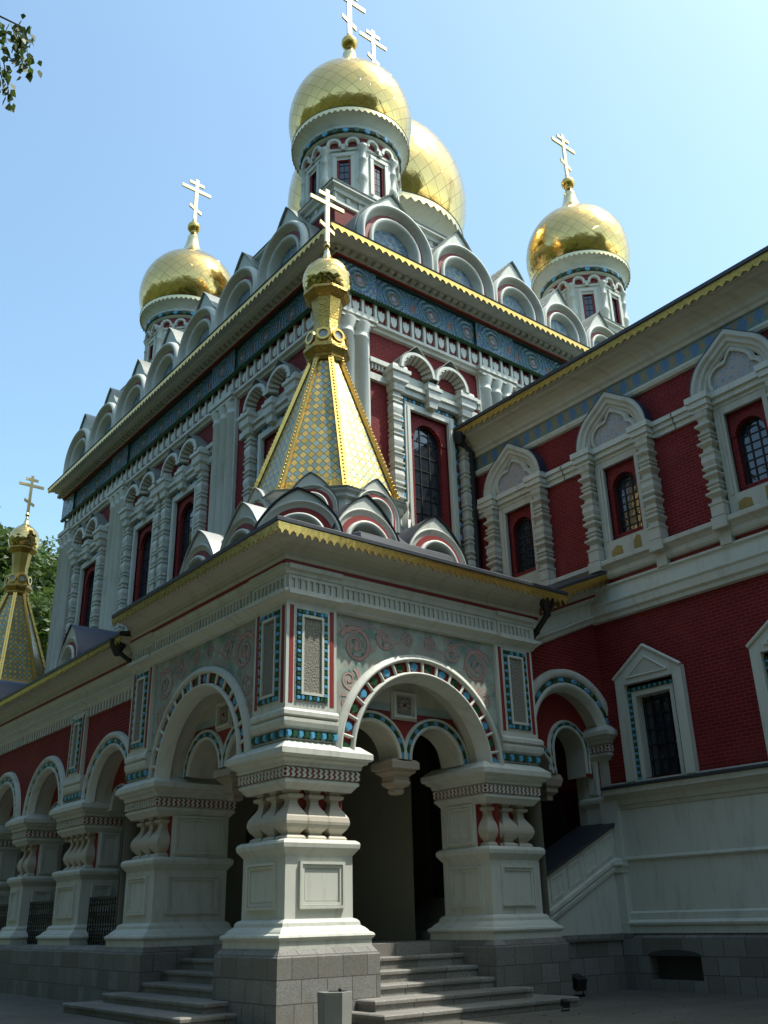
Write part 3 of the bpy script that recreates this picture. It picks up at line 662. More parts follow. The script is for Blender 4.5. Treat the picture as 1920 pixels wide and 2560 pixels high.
# ---------------------------------------------------------------- entrance porch at the corner
PX, PY = 6.6, 6.85
def rectp(x0, x1, y0, y1): return [(x0, y0), (x1, y0), (x1, y1), (x0, y1)]
def recess_panel(m, fr, u0, u1, z0, z1, n, d=.07, mat='white'):
    # moulded frame round a sunk panel, on a face at offset n
    w_ = .05
    for k, (dn, ins) in enumerate(((.055, 0.), (.03, .055))):
        a, b, c, e = u0+ins, u1-ins, z0+ins, z1-ins
        m.box(fr, a, b, n-.01, n+dn, c, c+w_, mat); m.box(fr, a, b, n-.01, n+dn, e-w_, e, mat)
        m.box(fr, a, a+w_, n-.01, n+dn, c+w_, e-w_, mat); m.box(fr, b-w_, b, n-.01, n+dn, c+w_, e-w_, mat)
    m.box(fr, u0+.13, u1-.13, n-.02, n+.006, z0+.13, z1-.13, mat)
def zigzag(m, fr, u0, u1, n, z0, z1):
    m.box(fr, u0, u1, n-.03, n, z0, z1, 'red_paint'); k = max(3, int((u1-u0)/.115)); d = (u1-u0)/k; h = (z1-z0)/4
    for i in range(k):
        u = u0+d*i; L = [(u+d*.05+(d*.36 if j % 2 else 0), z0+h*j) for j in range(5)]; Rr = [(x+d*.52, z) for x, z in reversed(L)]
        m.prism(fr, L+Rr, n-.005, n+.025, 'white', False)
BALP = [(.215, 2.93), (.215, 2.97), (.19, 3.0), (.13, 3.03), (.16, 3.07), (.22, 3.13), (.255, 3.2), (.262, 3.25), (.245, 3.33), (.195, 3.41), (.14, 3.48), (.105, 3.54), (.092, 3.6), (.10, 3.64), (.165, 3.66), (.175, 3.69), (.175, 3.72), (.11, 3.74), (.14, 3.79), (.18, 3.86)]
def pier(x0, x1, y0, y1, front=True, left=True, nb=3, dz=0., bscale=1., panels=True, granite=True, parent=None, nbl=None):
    # granite footing, white base, panelled pedestal, row of square balusters before a red core, capital
    p = rectp(x0, x1, y0, y1); m = MB(); Zd = lambda L: [(o, z+dz) for o, z in L]
    g = MB()
    if granite:
        g.sweep(p, [(.24, 0), (.24, 1.03), (.15, 1.16), (-.3, 1.17)], 'granite', True); g.build('footing', parent or church)
    m.sweep(p, Zd([(.14, 1.16), (.14, 1.28), (.17, 1.30), (.185, 1.335), (.17, 1.37), (.11, 1.40), (.10, 1.42), (.06, 1.46), (.0, 1.50), (-.01, 1.56), (-.05, 1.60), (-.1, 1.62), (-.1, 2.66), (-.07, 2.70), (-.03, 2.75), (.0, 2.79), (.01, 2.86), (-.01, 2.90), (-.06, 2.93), (-.5, 2.935)]), 'white', True)
    if panels:
        for fr, a, b in ((FY(y0), x0, x1), (FX(x0), y0, y1)):
            if b-a > 1.: recess_panel(m, fr, a+.38, b-.3, 1.78+dz, 2.56+dz, -.1)
            else: recess_panel(m, fr, a+.22, b-.22, 1.78+dz, 2.56+dz, -.1)
    po = m.build('pier', parent or church)
    c = MB(); fy, fx = FY(y0), FX(x0)
    iy0 = y0+(.44 if front else .1); ix0 = x0+(.44 if left else .1)
    c.bbox(ix0, x1-.1, iy0, y1-.1, 2.9+dz, 3.9+dz, 'white')
    if front: c.box(fy, ix0+.0, x1-.1, -.43, -.425, 2.93+dz, 3.86+dz, 'red_paint')
    if left: c.box(fx, iy0+.0, y1-.1, -.43, -.425, 2.93+dz, 3.86+dz, 'red_paint')
    if not left: recess_panel(c, fx, y0+.5, y1-.3, 3.0+dz, 3.8+dz, -.1)
    if not front: recess_panel(c, fy, x0+.5, x1-.2, 3.0+dz, 3.8+dz, -.1)
    if not left and front: c.box(fx, y0+.1, y0+.44, -.44, -.43, 2.93+dz, 3.86+dz, 'red_paint')
    c.build('core', po)
    pos = []
    if front: pos += [(x0+.37+(x1-x0-.74)*i/(nb-1), y0+.37) for i in range(nb)] if nb > 1 else [((x0+x1)/2, y0+.37)]
    if left:
        q = nbl or nb; pos += [(x0+.37, y0+.37+(y1-y0-.74)*i/(q-1)) for i in range(1 if front else 0, q)] if q > 1 else [(x0+.37, (y0+y1)/2)]
    for bx, by in pos:
        b = MB(); b.sq(bx, by, [(h*bscale*.93, z+dz) for h, z in BALP], 'stone'); b.build('baluster', po)
    k = MB()
    k.sweep(p, Zd([(-.5, 3.84), (-.14, 3.85), (-.11, 3.78), (-.06, 3.84), (-.03, 3.88), (0, 3.90), (0, 3.955), (-.03, 3.965), (-.03, 4.165), (.02, 4.175), (.04, 4.2), (.04, 4.245), (.07, 4.27), (.12, 4.29), (.13, 4.33), (.17, 4.34), (.2, 4.37), (.2, 4.47), (.17, 4.495), (.02, 4.62), (-.3, 4.66)]), 'white', True)
    zigzag(k, fy, x0-.02, x1+.02, .0, 3.985+dz, 4.15+dz); zigzag(k, fx, y0-.02, y1+.02, .0, 3.985+dz, 4.15+dz)
    k.build('capital', po)
    return po
pier(0, 1.65, 0, 1.65)
pier(4.95, PX, 0, 1.65, True, False)
pier(0, 1.95, 5.2, PY, False, True)
pier(4.95, PX, 5.2, PY, False, False, granite=False)
UC, ZA, RA = 3.28, 4.42, 1.8
UCL = 3.38
m = MB()
for fr, uc, W in ((FY(0), UC, PX), (FX(0), UCL, PY)):
    m.wall(fr, .0, W, 4.5, 7.3, [(uc, RA, 4.3, ZA, True)], 'fresco', n=-.0, reveal=1.5, rmat='cream', seg=32)
m.wall(FX(PX), 0, PY, 1.16, 7.3, [], 'room'); m.wall(FY(PY), 0, PX, 1.16, 7.3, [], 'room')
m.build('spandrel_wall', church)
for fr, uc in ((FY(0), UC), (FX(0), UCL)):
    m = MB()
    m.ringprof(fr, uc, ZA, [(1.68, -.2), (1.72, .0), (1.78, .06), (1.79, .1), (1.82, .125), (1.85, .11), (1.87, .04)], 0, pi, 48, 'white', True, False, None, .0)
    m.ring(fr, uc, ZA, 1.86, 2.1, -.02, .02, 'red_paint', 0, pi, 48)
    m.ringprof(fr, uc, ZA, [(2.08, .02), (2.085, .09), (2.11, .13), (2.15, .12), (2.17, .08), (2.22, .08), (2.23, .0)], 0, pi, 48, 'white')
    nb = 17
    for i in range(nb):
        a = pi*(i+.5)/nb if False else pi*i/(nb-1); a = min(max(a, .03), pi-.03)
        m.tube([fr.p(uc+r*cos(a), .065, ZA+r*sin(a)) for r in (1.84, 2.11)], .034, 'white', 8)
        if i < nb-1:
            b = pi*(i+.5)/(nb-1); r = 1.975; q = .072
            d1 = Vector((fr.U[0]*cos(b), fr.U[1]*cos(b), sin(b))); d2 = Vector((-fr.U[0]*sin(b), -fr.U[1]*sin(b), cos(b)))
            m.stud(fr.p(uc+r*cos(b), .02, ZA+r*sin(b)), (d1+d2)*q*.9, (d1-d2)*q*.9, (fr.N[0], fr.N[1], 0), .035, 'tile_blue' if i % 2 == 0 else 'tile_green')
    m.build('arch_moulding', church)
    # inner wall with paired arches, hanging boss and medallion
    q = MB(); n = -.62; zs = 4.6
    q.wall(fr, uc-RA-.1, uc+RA+.1, zs, 6.4, [(uc-.87, .70, zs, zs, True), (uc+.87, .70, zs, zs, True)], 'red_paint', n=n, reveal=.62, rmat='cream', seg=20)
    for sg in (-1, 1):
        u = uc+sg*.87
        q.ringprof(fr, u, zs, [(.70, n), (.70, n+.06), (.75, n+.08), (.77, n+.05)], 0, pi, 24, 'white')
        q.studarc(fr, u, zs, .77, .86, n+.05, 17, .02)
        q.ringprof(fr, u, zs, [(.86, n), (.87, n+.07), (.91, n+.08), (.93, n+.0)], 0, pi, 24, 'white')
    q.box(fr, uc-1.6, uc+1.6, n, n+.012, 5.72, 6.4, 'cream'); q.box(fr, uc-1.5, uc-.36, n, n+.025, 5.56, 5.72, 'tile_frieze_plain'); q.box(fr, uc+.36, uc+1.5, n, n+.025, 5.56, 5.72, 'tile_frieze_plain')
    z0 = 5.4; q.box(fr, uc-.34, uc+.34, n, n+.05, z0, z0+.62, 'cream')
    for a, b, c, e in ((-.3, .3, .04, .09), (-.3, .3, .53, .58), (-.3, -.25, .09, .53), (.25, .3, .09, .53)): q.box(fr, uc+a, uc+b, n+.05, n+.1, z0+c, z0+e, 'white')
    q.box(fr, uc-.18, uc+.18, n+.05, n+.07, z0+.13, z0+.49, 'stucco')
    for i in range(6):
        a = pi/3*i; q.stud(fr.p(uc+.09*cos(a), n+.07, z0+.31+.09*sin(a)), (fr.U[0]*.032, fr.U[1]*.032, 0), (0, 0, .032), (fr.N[0], fr.N[1], 0), .02, 'sandstone')
    q.stud(fr.p(uc, n+.07, z0+.31), (fr.U[0]*.03, fr.U[1]*.03, 0), (0, 0, .03), (fr.N[0], fr.N[1], 0), .03, 'red_paint')
    q.build('inner_arches', church)
    b = MB(); c = fr.p(uc, n-.3, 0)
    b.sq(c[0], c[1], [(h_, z_+.3) for h_, z_ in [(.01, 3.62), (.09, 3.63), (.12, 3.68), (.11, 3.75), (.19, 3.80), (.22, 3.86), (.2, 3.9), (.2, 3.98), (.24, 4.02), (.3, 4.06), (.3, 4.1), (.36, 4.12), (.36, 4.25), (.3, 4.31)]], 'sandstone')
    b.build('hanging_boss', church)
# painted scrolling vines on the spandrels
def ribbon(m, fr, pts, w0, w1, n, mat):
    A = []; B = []; k = len(pts)
    for i in range(k):
        a, b = pts[max(0, i-1)], pts[min(k-1, i+1)]; d = hypot(b[0]-a[0], b[1]-a[1]) or 1; w_ = (w0+(w1-w0)*i/(k-1))/2
        nx, nz = -(b[1]-a[1])/d*w_, (b[0]-a[0])/d*w_; A.append((pts[i][0]+nx, n, pts[i][1]+nz)); B.append((pts[i][0]-nx, n, pts[i][1]-nz))
    m.strip(fr, A, B, mat)
def vines(fr, uc, half):
    m = MB(); rng = random.Random(4)
    def spiral(cx, cz, R, turns, sgn, a0):
        P = [(uc+sgn*(cx+R*(1-.86*t/40.)*cos(a0+turns*2*pi*t/40.)), cz+R*(1-.86*t/40.)*sin(a0+turns*2*pi*t/40.)) for t in range(41)]
        ribbon(m, fr, P, R*.30, .04, .006, 'fresco_line'); ribbon(m, fr, P, R*.23, .02, .009, 'fresco_pink')
        for t in range(2, 38, 4):
            x, z = P[t]; a = rng.uniform(0, 6.28); L = R*rng.uniform(.22, .4); e = [(x+L*.5+L*.55*cos(q)*cos(a)-L*.26*sin(q)*sin(a)-L*.5+L*.5*cos(a), z+L*.55*cos(q)*sin(a)+L*.26*sin(q)*cos(a)+L*.5*sin(a)) for q in [2*pi*i/9 for i in range(9)]]
            m.prism(fr, e, 0, .0042+.00015*t/4, 'fresco_green' if rng.random() < .6 else 'fresco_pink')
        m.prism(fr, [(P[-1][0]+R*.16*cos(q), P[-1][1]+R*.16*sin(q)) for q in [2*pi*i/10 for i in range(10)]], 0, .011, 'fresco_pink')
    for sg in (-1, 1):
        spiral(half-.5, 6.62, .40, 1.7, sg, .4); spiral(half-.33, 5.92, .25, 1.5, sg, 2.); spiral(half-1.22, 6.88, .24, 1.5, sg, 3.5); spiral(half-.22, 5.45, .15, 1.3, sg, 1.)
        spiral(.3, 6.93, .17, 1.4, sg, 0.); 
        P = [(uc+sg*(half-.1-1.9*t/20.), 7.02-.12*sin(t*.55)-.12*(t/20.)) for t in range(21)]; ribbon(m, fr, P, .05, .03, .007, 'fresco_pink')
    m.build('painted_vines', church)
vines(FY(0), 3.26, 2.15); vines(FX(0), 3.4, 2.28)
# --- pilasters with studded panels, ledges and tile bands above the piers
def panel_pilaster(fr, u0, u1, z0=5.2, z1=7.28, n=.09, reds=True, ub=None):
    m = MB()
    m.box(fr, u0 if ub is None else ub, u1, -.05, n, z0, z1, 'white')
    uw = u1-u0
    if reds:
        for a, b in ((u0+.07, u0+.16), (u1-.16, u1-.07)): m.box(fr, a, b, n, n+.008, z0+.1, z1-.1, 'red_paint')
    a, b = u0+.22*min(1, uw/1.1), u1-.22*min(1, uw/1.1); c, e = z0+.16, z1-.16; t = .105
    m.box(fr, a-.02, b+.02, n, n+.012, c-.02, e+.02, 'white')
    nv = int((e-c)/.085); nh = max(3, int((b-a-2*t)/.085))
    m.studs(fr, a, a+t, n+.02, c, e, nv, .025, True); m.studs(fr, b-t, b, n+.02, c, e, nv, .025, True, first=1)
    m.studs(fr, a+t, b-t, n+.02, c, c+t, nh, .025); m.studs(fr, a+t, b-t, n+.02, e-t, e, nh, .025, first=1)
    for x0, x1, y0, y1 in ((a+t, b-t, c+t, c+t+.05), (a+t, b-t, e-t-.05, e-t), (a+t, a+t+.05, c+t+.05, e-t-.05), (b-t-.05, b-t, c+t+.05, e-t-.05)): m.box(fr, x0, x1, n, n+.05, y0, y1, 'white')
    m.box(fr, a+t+.05, b-t-.05, n, n+.016, c+t+.05, e-t-.05, 'stucco')
    return m.build('panel_pilaster', church)
panel_pilaster(FY(0), -.09, 1.07); panel_pilaster(FY(0), 5.45, PX+.0)
panel_pilaster(FX(0), -.09, 1.07, ub=.051); panel_pilaster(FX(0), 5.72, PY-.02)
LED = [(-.02, 4.64), (.03, 4.66), (.03, 4.83), (.06, 4.84), (.1, 4.88), (.12, 4.96), (.12, 5.02), (.06, 5.04), (.13, 5.08), (.13, 5.15), (.09, 5.2), (.0, 5.24)]
def ledge(path, st):
    m = MB(); m.sweep(path, LED, 'white')
    for fr, a, b, k in st: m.studs(fr, a, b, .04, 4.665, 4.82, k, .05)
    m.build('ledge', church)
ledge([(-.0, 1.1), (0, 0), (1.1, 0)], [(FY(0), -.04, 1.12, 9), (FX(0), 0, 1.12, 8)])
ledge([(5.46, 0), (PX, 0), (PX, .8)], [(FY(0), 5.42, PX+.04, 9)]); ledge([(0, PY), (0, 5.72)], [(FX(0), 5.7, PY, 8)])
# --- porch entablature
PP = [(0, PY+.06), (0, 0), (PX, 0), (PX, .62)]
m = MB()
m.sweep(PP, [(0, 7.22), (.09, 7.24), (.12, 7.3), (.19, 7.36), (.23, 7.40), (.23, 7.45), (.12, 7.47), (.12, 7.76), (.16, 7.79), (.17, 7.87), (.2, 7.93), (.2, 7.97), (.17, 7.975)], 'white')
m.sweep(PP, [(.16, 7.972), (.215, 7.974), (.215, 8.035), (.16, 8.037)], 'red_paint')
m.sweep(PP, [(.1, 8.035), (.23, 8.04), (.25, 8.1), (.24, 8.16), (.26, 8.26), (.32, 8.36), (.42, 8.43), (.56, 8.45), (.6, 8.47), (.7, 8.47), (.7, 8.54), (0, 8.6)], 'cream', smooth=False)
for fr, a, b in ((FY(0), -.1, 1.1), (FY(0), 1.2, 5.4), (FY(0), 5.5, 6.6), (FX(0), -.1, 1.1), (FX(0), 1.2, 5.6), (FX(0), 5.7, 6.85)):
    m.box(fr, a, b, .12, .16, 7.70, 7.76, 'white'); m.box(fr, a, b, .12, .16, 7.47, 7.50, 'white'); k = max(2, int((b-a)/.135))
    for i in range(k+1): u = a+.03+(b-a-.06)*i/k; m.box(fr, u-.03, u+.03, .12, .155, 7.5, 7.7, 'white')
    if b-a < 1.5: m.box(fr, a-.04, b+.04, .1, .26, 7.36, 7.45, 'white'); m.box(fr, a-.04, b+.04, .1, .235, 7.88, 7.97, 'white')
m.build('porch_cornice', church)
m = MB(); m.lace(PP, .72, 8.55, 8.41, 8.30, .17, 'gold'); m.build('valance', church)
m = MB(); m.sweep(PP, [(.73, 8.53), (.755, 8.55), (.755, 8.62), (.7, 8.66), (-.3, 8.86), (-2.6, 9.3)], 'tin_dark'); m.build('porch_eave', church)
TX, TY = 3.3, 3.48
def gable_ring(parent, TX, TY, visible_only=True):
    # lower ring of gables, upper ring, stepped octagon
    m = MB(); H = 2.95
    m.lathe(TX, TY, [(H*1.22, 8.75), (H*1.18, 9.25), (2.3, 10.0)], 8, 'tin_dark', False, pi/8)
    m.lathe(TX, TY, [(2.12, 9.3), (2.12, 10.35), (2.16, 10.37), (2.16, 10.5), (2.1, 10.52), (2.1, 10.66), (2.2, 10.7), (2.2, 10.78), (2.28, 10.84), (2.28, 10.9), (2.0, 10.96)], 8, 'white', False, pi/8)
    m.lathe(TX, TY, [(2.3, 10.88), (2.31, 10.92), (2.0, 10.98)], 8, 'tin', False, pi/8)
    m.build('octagon_base', parent)
    d = 1/sqrt(2)
    def G(fr, u, zb, R, st, pk, dep, roof): kokoshnik(fr, u, zb, R, st, pk, dep, 'mosaic_grey', parent, roof)
    for u in (-1.02, 1.02):
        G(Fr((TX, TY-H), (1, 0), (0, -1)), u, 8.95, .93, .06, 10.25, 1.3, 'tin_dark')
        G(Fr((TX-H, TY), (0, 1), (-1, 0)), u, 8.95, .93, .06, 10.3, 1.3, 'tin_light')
    G(Fr((TX-2.42, TY-2.42), (d, -d), (-d, -d)), 0, 8.95, .98, .06, 10.25, 1.0, 'tin_dark')
    for k in range(8):
        a = -pi/2-pi/4*k; N = (cos(a), sin(a)); U = (-N[1], N[0])
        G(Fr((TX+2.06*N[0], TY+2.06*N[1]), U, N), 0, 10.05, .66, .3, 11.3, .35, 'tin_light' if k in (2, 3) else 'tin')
def tent_roof(TX, TY, parent):
    z0, z1, R0, R1 = 10.9, 15.6, 2.08, .42; m = MB()
    for i in range(8):
        a0, a1 = pi/8+pi/4*i, pi/8+pi/4*(i+1)
        P = [(TX+R0*cos(a0), TY+R0*sin(a0), z0), (TX+R0*cos(a1), TY+R0*sin(a1), z0), (TX+R1*cos(a1), TY+R1*sin(a1), z1), (TX+R1*cos(a0), TY+R1*sin(a0), z1)]
        w0, w1 = R0*sin(pi/8), R1*sin(pi/8); H = sqrt((z1-z0)**2+((R0-R1)*cos(pi/8))**2); sx, sy = 1/.205, 1/.25
        m.add(P, [(0, 1, 2, 3)], 'tent_tiles', False, [[(-w0*sx, 0), (w0*sx, 0), (w1*sx, H*sy), (-w1*sx, H*sy)]])
        # plain gilded foot
        t = .075; q = lambda a, t_: (TX+(R0+(R1-R0)*t_+.012)*cos(a), TY+(R0+(R1-R0)*t_+.012)*sin(a), z0+(z1-z0)*t_)
        m.add([q(a0, 0), q(a1, 0), q(a1, t), q(a0, t)], [(0, 1, 2, 3)], 'gold_leaf')
    tn = m.build('tent_roof', parent)
    for i in range(8):
        a = pi/8+pi/4*i; r = MB(); tv = (-sin(a), cos(a)); P = []
        fr = Fr((TX, TY), (cos(a), sin(a)), tv)
        pts = [(R0+.0, z0), (R0+.09, z0), (R1+.09, z1), (R1, z1)]
        r.prism(fr, pts, -.075, .075, 'gold')
        for j in range(40): t = (j+.5)/40; r.ball((TX+(R0+(R1-R0)*t+.09)*cos(a), TY+(R0+(R1-R0)*t+.09)*sin(a), z0+(z1-z0)*t), .03, 'gold', 6, 4)
        r.build('rib', tn)
    m = MB()
    m.lathe(TX, TY, [(.5, 15.5), (.56, 15.6), (.52, 15.68), (.58, 15.76), (.66, 15.86), (.66, 15.96), (.6, 16.02), (.58, 16.1), (.55, 16.35), (.5, 16.5), (.42, 16.56)], 8, 'gold_leaf', False, pi/8)
    m.lathe(TX, TY, [(.42, 16.5), (.36, 16.62), (.36, 16.9), (.43, 17.45), (.45, 17.6), (.55, 17.66), (.68, 17.78), (.68, 17.86), (.5, 17.92)], 8, 'gold_leaf', False, pi/8)
    for i in range(8):
        a = pi/4*i; fr = Fr((TX+.53*cos(a), TY+.53*sin(a)), (-sin(a), cos(a)), (cos(a), sin(a)))
        m.ring(fr, 0, 16.26, .13, .2, -.03, .05, 'gold', 0, 2*pi, 14); m.prism(fr, [(.13*cos(pi*j/6), 16.26+.13*sin(pi*j/6)) for j in range(12)], -.03, .015, 'tin_light')
    m.build('neck', tn)
    d = onion('small_onion', TX, TY, 17.92, .295, tn, 18, ringed=False, cross_h=1.95)
    return tn
gable_ring(church, TX, TY)
tent_roof(TX, TY, church)
# --- inside of the porch
m = MB()
m.bbox(.96, PX, 0.96, PY, .6, 1.15, 'granite_step'); m.bbox(.2, 1.0, 5.2, PY, .6, 1.14, 'granite_step'); m.build('porch_floor', church)
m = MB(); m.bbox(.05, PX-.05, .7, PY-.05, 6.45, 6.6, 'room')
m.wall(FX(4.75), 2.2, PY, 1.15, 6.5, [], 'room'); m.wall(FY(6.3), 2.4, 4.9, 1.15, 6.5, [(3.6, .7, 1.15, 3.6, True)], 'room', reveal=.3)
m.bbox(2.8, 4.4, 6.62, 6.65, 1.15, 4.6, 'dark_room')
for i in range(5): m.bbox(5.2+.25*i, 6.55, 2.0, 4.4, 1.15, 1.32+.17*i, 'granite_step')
m.build('porch_room', church)
# ---------------------------------------------------------------- arcade gallery along the left flank
GX = .22
G = FX(GX)
GP = [(9.8, 11.7, True), (14.1, 15.35, False), (17.75, 19.65, True), (22.0, 23.2, False)]
GA = [8.45, 12.9, 16.55, 20.85, 24.6]
for a, b, wide in GP:
    pier(GX-.02, GX+1.2, a, b, False, True, 4 if wide else 2, 0, .8, True, False)
    if wide: panel_pilaster(G, (a+b)/2-.5, (a+b)/2+.5, 5.2, 6.95, .1)
m = MB(); m.wall(G, PY, 27., 4.55, 7.25, [(u, 1.2, 4.4, 4.5, True) for u in GA], 'brick', n=0, reveal=1.1, rmat='cream', seg=24); m.build('gallery_wall', church)
for u in GA:
    m = MB(); m.ringprof(G, u, 4.5, [(1.14, -.1), (1.2, .05), (1.26, .1), (1.3, .06)], 0, pi, 32, 'white')
    m.studarc(G, u, 4.5, 1.3, 1.42, .05, 22, .035)
    m.ringprof(G, u, 4.5, [(1.42, .0), (1.43, .09), (1.5, .13), (1.58, .08), (1.6, .0)], 0, pi, 32, 'white'); m.build('arch_moulding', church)
    q = MB(); n = -.55; zs = 4.3
    q.wall(G, u-1.3, u+1.3, zs, 5.9, [(u-.58, .46, zs, zs, True), (u+.58, .46, zs, zs, True)], 'red_paint', n=n, reveal=.5, rmat='cream', seg=16)
    for sg in (-1, 1):
        v = u+sg*.58; q.ringprof(G, v, zs, [(.46, n), (.46, n+.05), (.5, n+.06), (.52, n+.03)], 0, pi, 18, 'white'); q.studarc(G, v, zs, .52, .58, n+.03, 13, .015); q.ringprof(G, v, zs, [(.58, n), (.59, n+.06), (.63, n)], 0, pi, 18, 'white')
    q.box(G, u-.24, u+.24, n, n+.05, 4.98, 5.4, 'cream'); q.box(G, u-.13, u+.13, n+.05, n+.06, 5.08, 5.3, 'mosaic_floral'); q.box(G, u-1., u-.24, n, n+.02, 5.12, 5.24, 'tile_frieze_plain')
    q.build('inner_arches', church)
    b = MB(); c = G.p(u, n-.25, 0); b.sq(c[0], c[1], [(.01, 3.75), (.1, 3.77), (.1, 3.85), (.17, 3.9), (.17, 4.0), (.22, 4.05), (.24, 4.2), (.2, 4.3)], 'sandstone'); b.build('hanging_boss', church)
for a, b, wide in GP:
    if wide: ledge([(GX, (a+b)/2+.6), (GX, (a+b)/2-.6)], [(G, (a+b)/2-.6, (a+b)/2+.6, 10)])
g0 = [(GX, 27.), (GX, PY)]
m = MB()
m.sweep(g0, [(0, 6.98), (.06, 7.0), (.1, 7.05), (.1, 7.12), (.16, 7.18), (.2, 7.2), (.2, 7.26), (.1, 7.28), (.1, 7.48), (.15, 7.52), (.2, 7.58), (.2, 7.63), (.14, 7.635)], 'white')
m.sweep(g0, [(.12, 7.633), (.2, 7.635), (.2, 7.70), (.12, 7.702)], 'red_paint')
m.sweep(g0, [(.1, 7.70), (.22, 7.705), (.24, 7.85), (.3, 7.96), (.42, 8.03), (.56, 8.05), (.6, 8.07), (.7, 8.07), (.7, 8.12), (0, 8.2)], 'cream')
u = PY+.1
while u < 27: m.box(G, u, u+.09, 0, .08, 6.76, 7.0, 'white'); u += .2
m.build('gallery_cornice', church)
m = MB(); m.lace(g0, .72, 8.16, 8.04, 7.94, .17, 'gold'); m.build('valance', church)
m = MB(); m.sweep(g0, [(.73, 8.13), (.755, 8.15), (.755, 8.22), (.7, 8.25), (-4.6, 9.2)], 'tin_dark'); m.build('gallery_roof', church)
kokoshnik(FX(.25), 12.3, 8.35, .78, .35, 9.85, 2.2, 'mosaic_grey', church, 'tin_blue')
kokoshnik(FX(.25), 20.4, 8.35, .78, .35, 9.85, 2.2, 'mosaic_grey', church, 'tin_blue')
m = MB(); p = [(GX-.02, 27.), (GX-.02, PY)]
m.sweep(p, [(.26, 0), (.26, 1.03), (.17, 1.16), (-1.4, 1.17)], 'granite'); m.build('gallery_footing', church)
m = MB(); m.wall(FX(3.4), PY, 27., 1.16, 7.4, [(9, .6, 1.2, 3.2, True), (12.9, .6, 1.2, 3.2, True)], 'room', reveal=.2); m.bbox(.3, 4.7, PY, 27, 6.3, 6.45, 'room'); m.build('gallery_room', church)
# the far porch repeats the tent over the other end of the gallery
FY0 = 25.05
m = MB(); m.wall(FX(0), 25.1, 31.8, 0, 8.4, [(28.4, 1.7, 1.2, 4.4, True)], 'white', reveal=1.2); m.wall(FY(25.1), 0, 4.6, 4., 8.4, [], 'brick')
m.sweep([(0, 31.9), (0, 25.1), (4.7, 25.1)], [(0, 7.2), (.2, 7.4), (.2, 7.97), (.25, 8.1), (.3, 8.36), (.6, 8.45), (.7, 8.5), (0, 8.6)], 'cream'); m.sweep([(0, 31.9), (0, 25.1), (4.7, 25.1)], [(.74, 8.5), (.76, 8.6), (-.3, 9.0), (-2.4, 10.4)], 'tin_blue')
m.build('far_porch', church)
def dup(o, dx, dy, dz, parent):
    c = o.copy(); COL.objects.link(c); c.parent = parent; c.matrix_parent_inverse = parent.matrix_basis.inverted() if parent is church else Matrix()
    if parent is church: c.location = (o.location.x+dx, o.location.y+dy, o.location.z+dz)
    else: c.location = o.location.copy(); c.matrix_parent_inverse = o.matrix_parent_inverse.copy()
    return c
for t in [o for o in church.children if o.name.startswith('tent_roof')]:
    c = dup(t, -.15, FY0, .2, church)
    for ch in list(t.children):
        d = dup(ch, 0, 0, 0, c)
        for g in list(ch.children): dup(g, 0, 0, 0, d)
m = MB(); m.lathe(TX-.15, TY+FY0, [(2.9, 8.8), (2.2, 10.4), (2.2, 11.0), (2.0, 11.15)], 8, 'tin_blue', False, pi/8); m.build('octagon_base', church)
# ---------------------------------------------------------------- covered stair bay between porch and wing
XW = 9.92
BY_ = .62
Bf = FY(BY_)
SL = .41
rk = lambda x: 7.62+SL*(x-7.33)
m = MB()
m.wall(Bf, PX-.1, XW+.3, 3.0, lambda u: rk(u)+.6, [(8.55, 1.3, 2.6, 5.42, True)], 'brick', reveal=1.1, rmat='cream', seg=28)
m.build('stair_bay_wall', church)
m = MB()
m.ringprof(Bf, 8.55, 5.42, [(1.22, -.1), (1.3, .04), (1.36, .09), (1.42, .08), (1.44, .04)], 0, pi, 36, 'white')
m.studarc(Bf, 8.55, 5.42, 1.44, 1.56, .05, 19, .035)
m.ringprof(Bf, 8.55, 5.42, [(1.56, .0), (1.57, .09), (1.66, .12), (1.76, .1), (1.78, .0)], 0, pi, 36, 'white')
m.build('arch_moulding', church)
q = MB(); n = -.5
q.wall(Bf, 7.1, 10.0, 4.72, 6.9, [(7.75, .52, 4.72, 4.72, True), (8.98, .56, 4.72, 5.3, True)], 'red_paint', n=n, reveal=.6, rmat='cream', seg=16)
for v, r, zz in ((7.75, .52, 4.72), (8.98, .56, 5.3)):
    q.ringprof(Bf, v, zz, [(r, n), (r, n+.05), (r+.05, n+.06), (r+.07, n+.03)], 0, pi, 20, 'white', True, False, None, .5 if zz > 5 else 0); q.studarc(Bf, v, zz, r+.07, r+.14, n+.03, 15, .018); q.ringprof(Bf, v, zz, [(r+.14, n), (r+.15, n+.07), (r+.21, n)], 0, pi, 20, 'white', True, False, None, .5 if zz > 5 else 0)
q.build('inner_arches', church)
b = MB(); c = Bf.p(8.35, n-.28, 0); b.sq(c[0], c[1], [(.01, 4.1), (.1, 4.12), (.1, 4.22), (.2, 4.3), (.2, 4.4), (.26, 4.44), (.3, 4.6), (.26, 4.72)], 'sandstone'); b.build('hanging_boss', church)
def rake(prof, x0, x1, mat, name=None, mb=None):
    mm = mb or MB(); A = [(x0, n_, rk(x0)+dz) for n_, dz in prof]; Bq = [(x1, n_, rk(x1)+dz) for n_, dz in prof]
    mm.strip(Bf, A, Bq, mat); return mm
m = MB()
rake([(0, -.08), (.1, -.04), (.15, .06), (.2, .12), (.2, .17), (.1, .19), (.1, .5), (.15, .54), (.2, .6), (.2, .64), (.14, .645)], 6.5, 10.4, 'white', None, m)
rake([(.12, .643), (.2, .645), (.2, .71), (.12, .712)], 6.5, 10.4, 'red_paint', None, m)
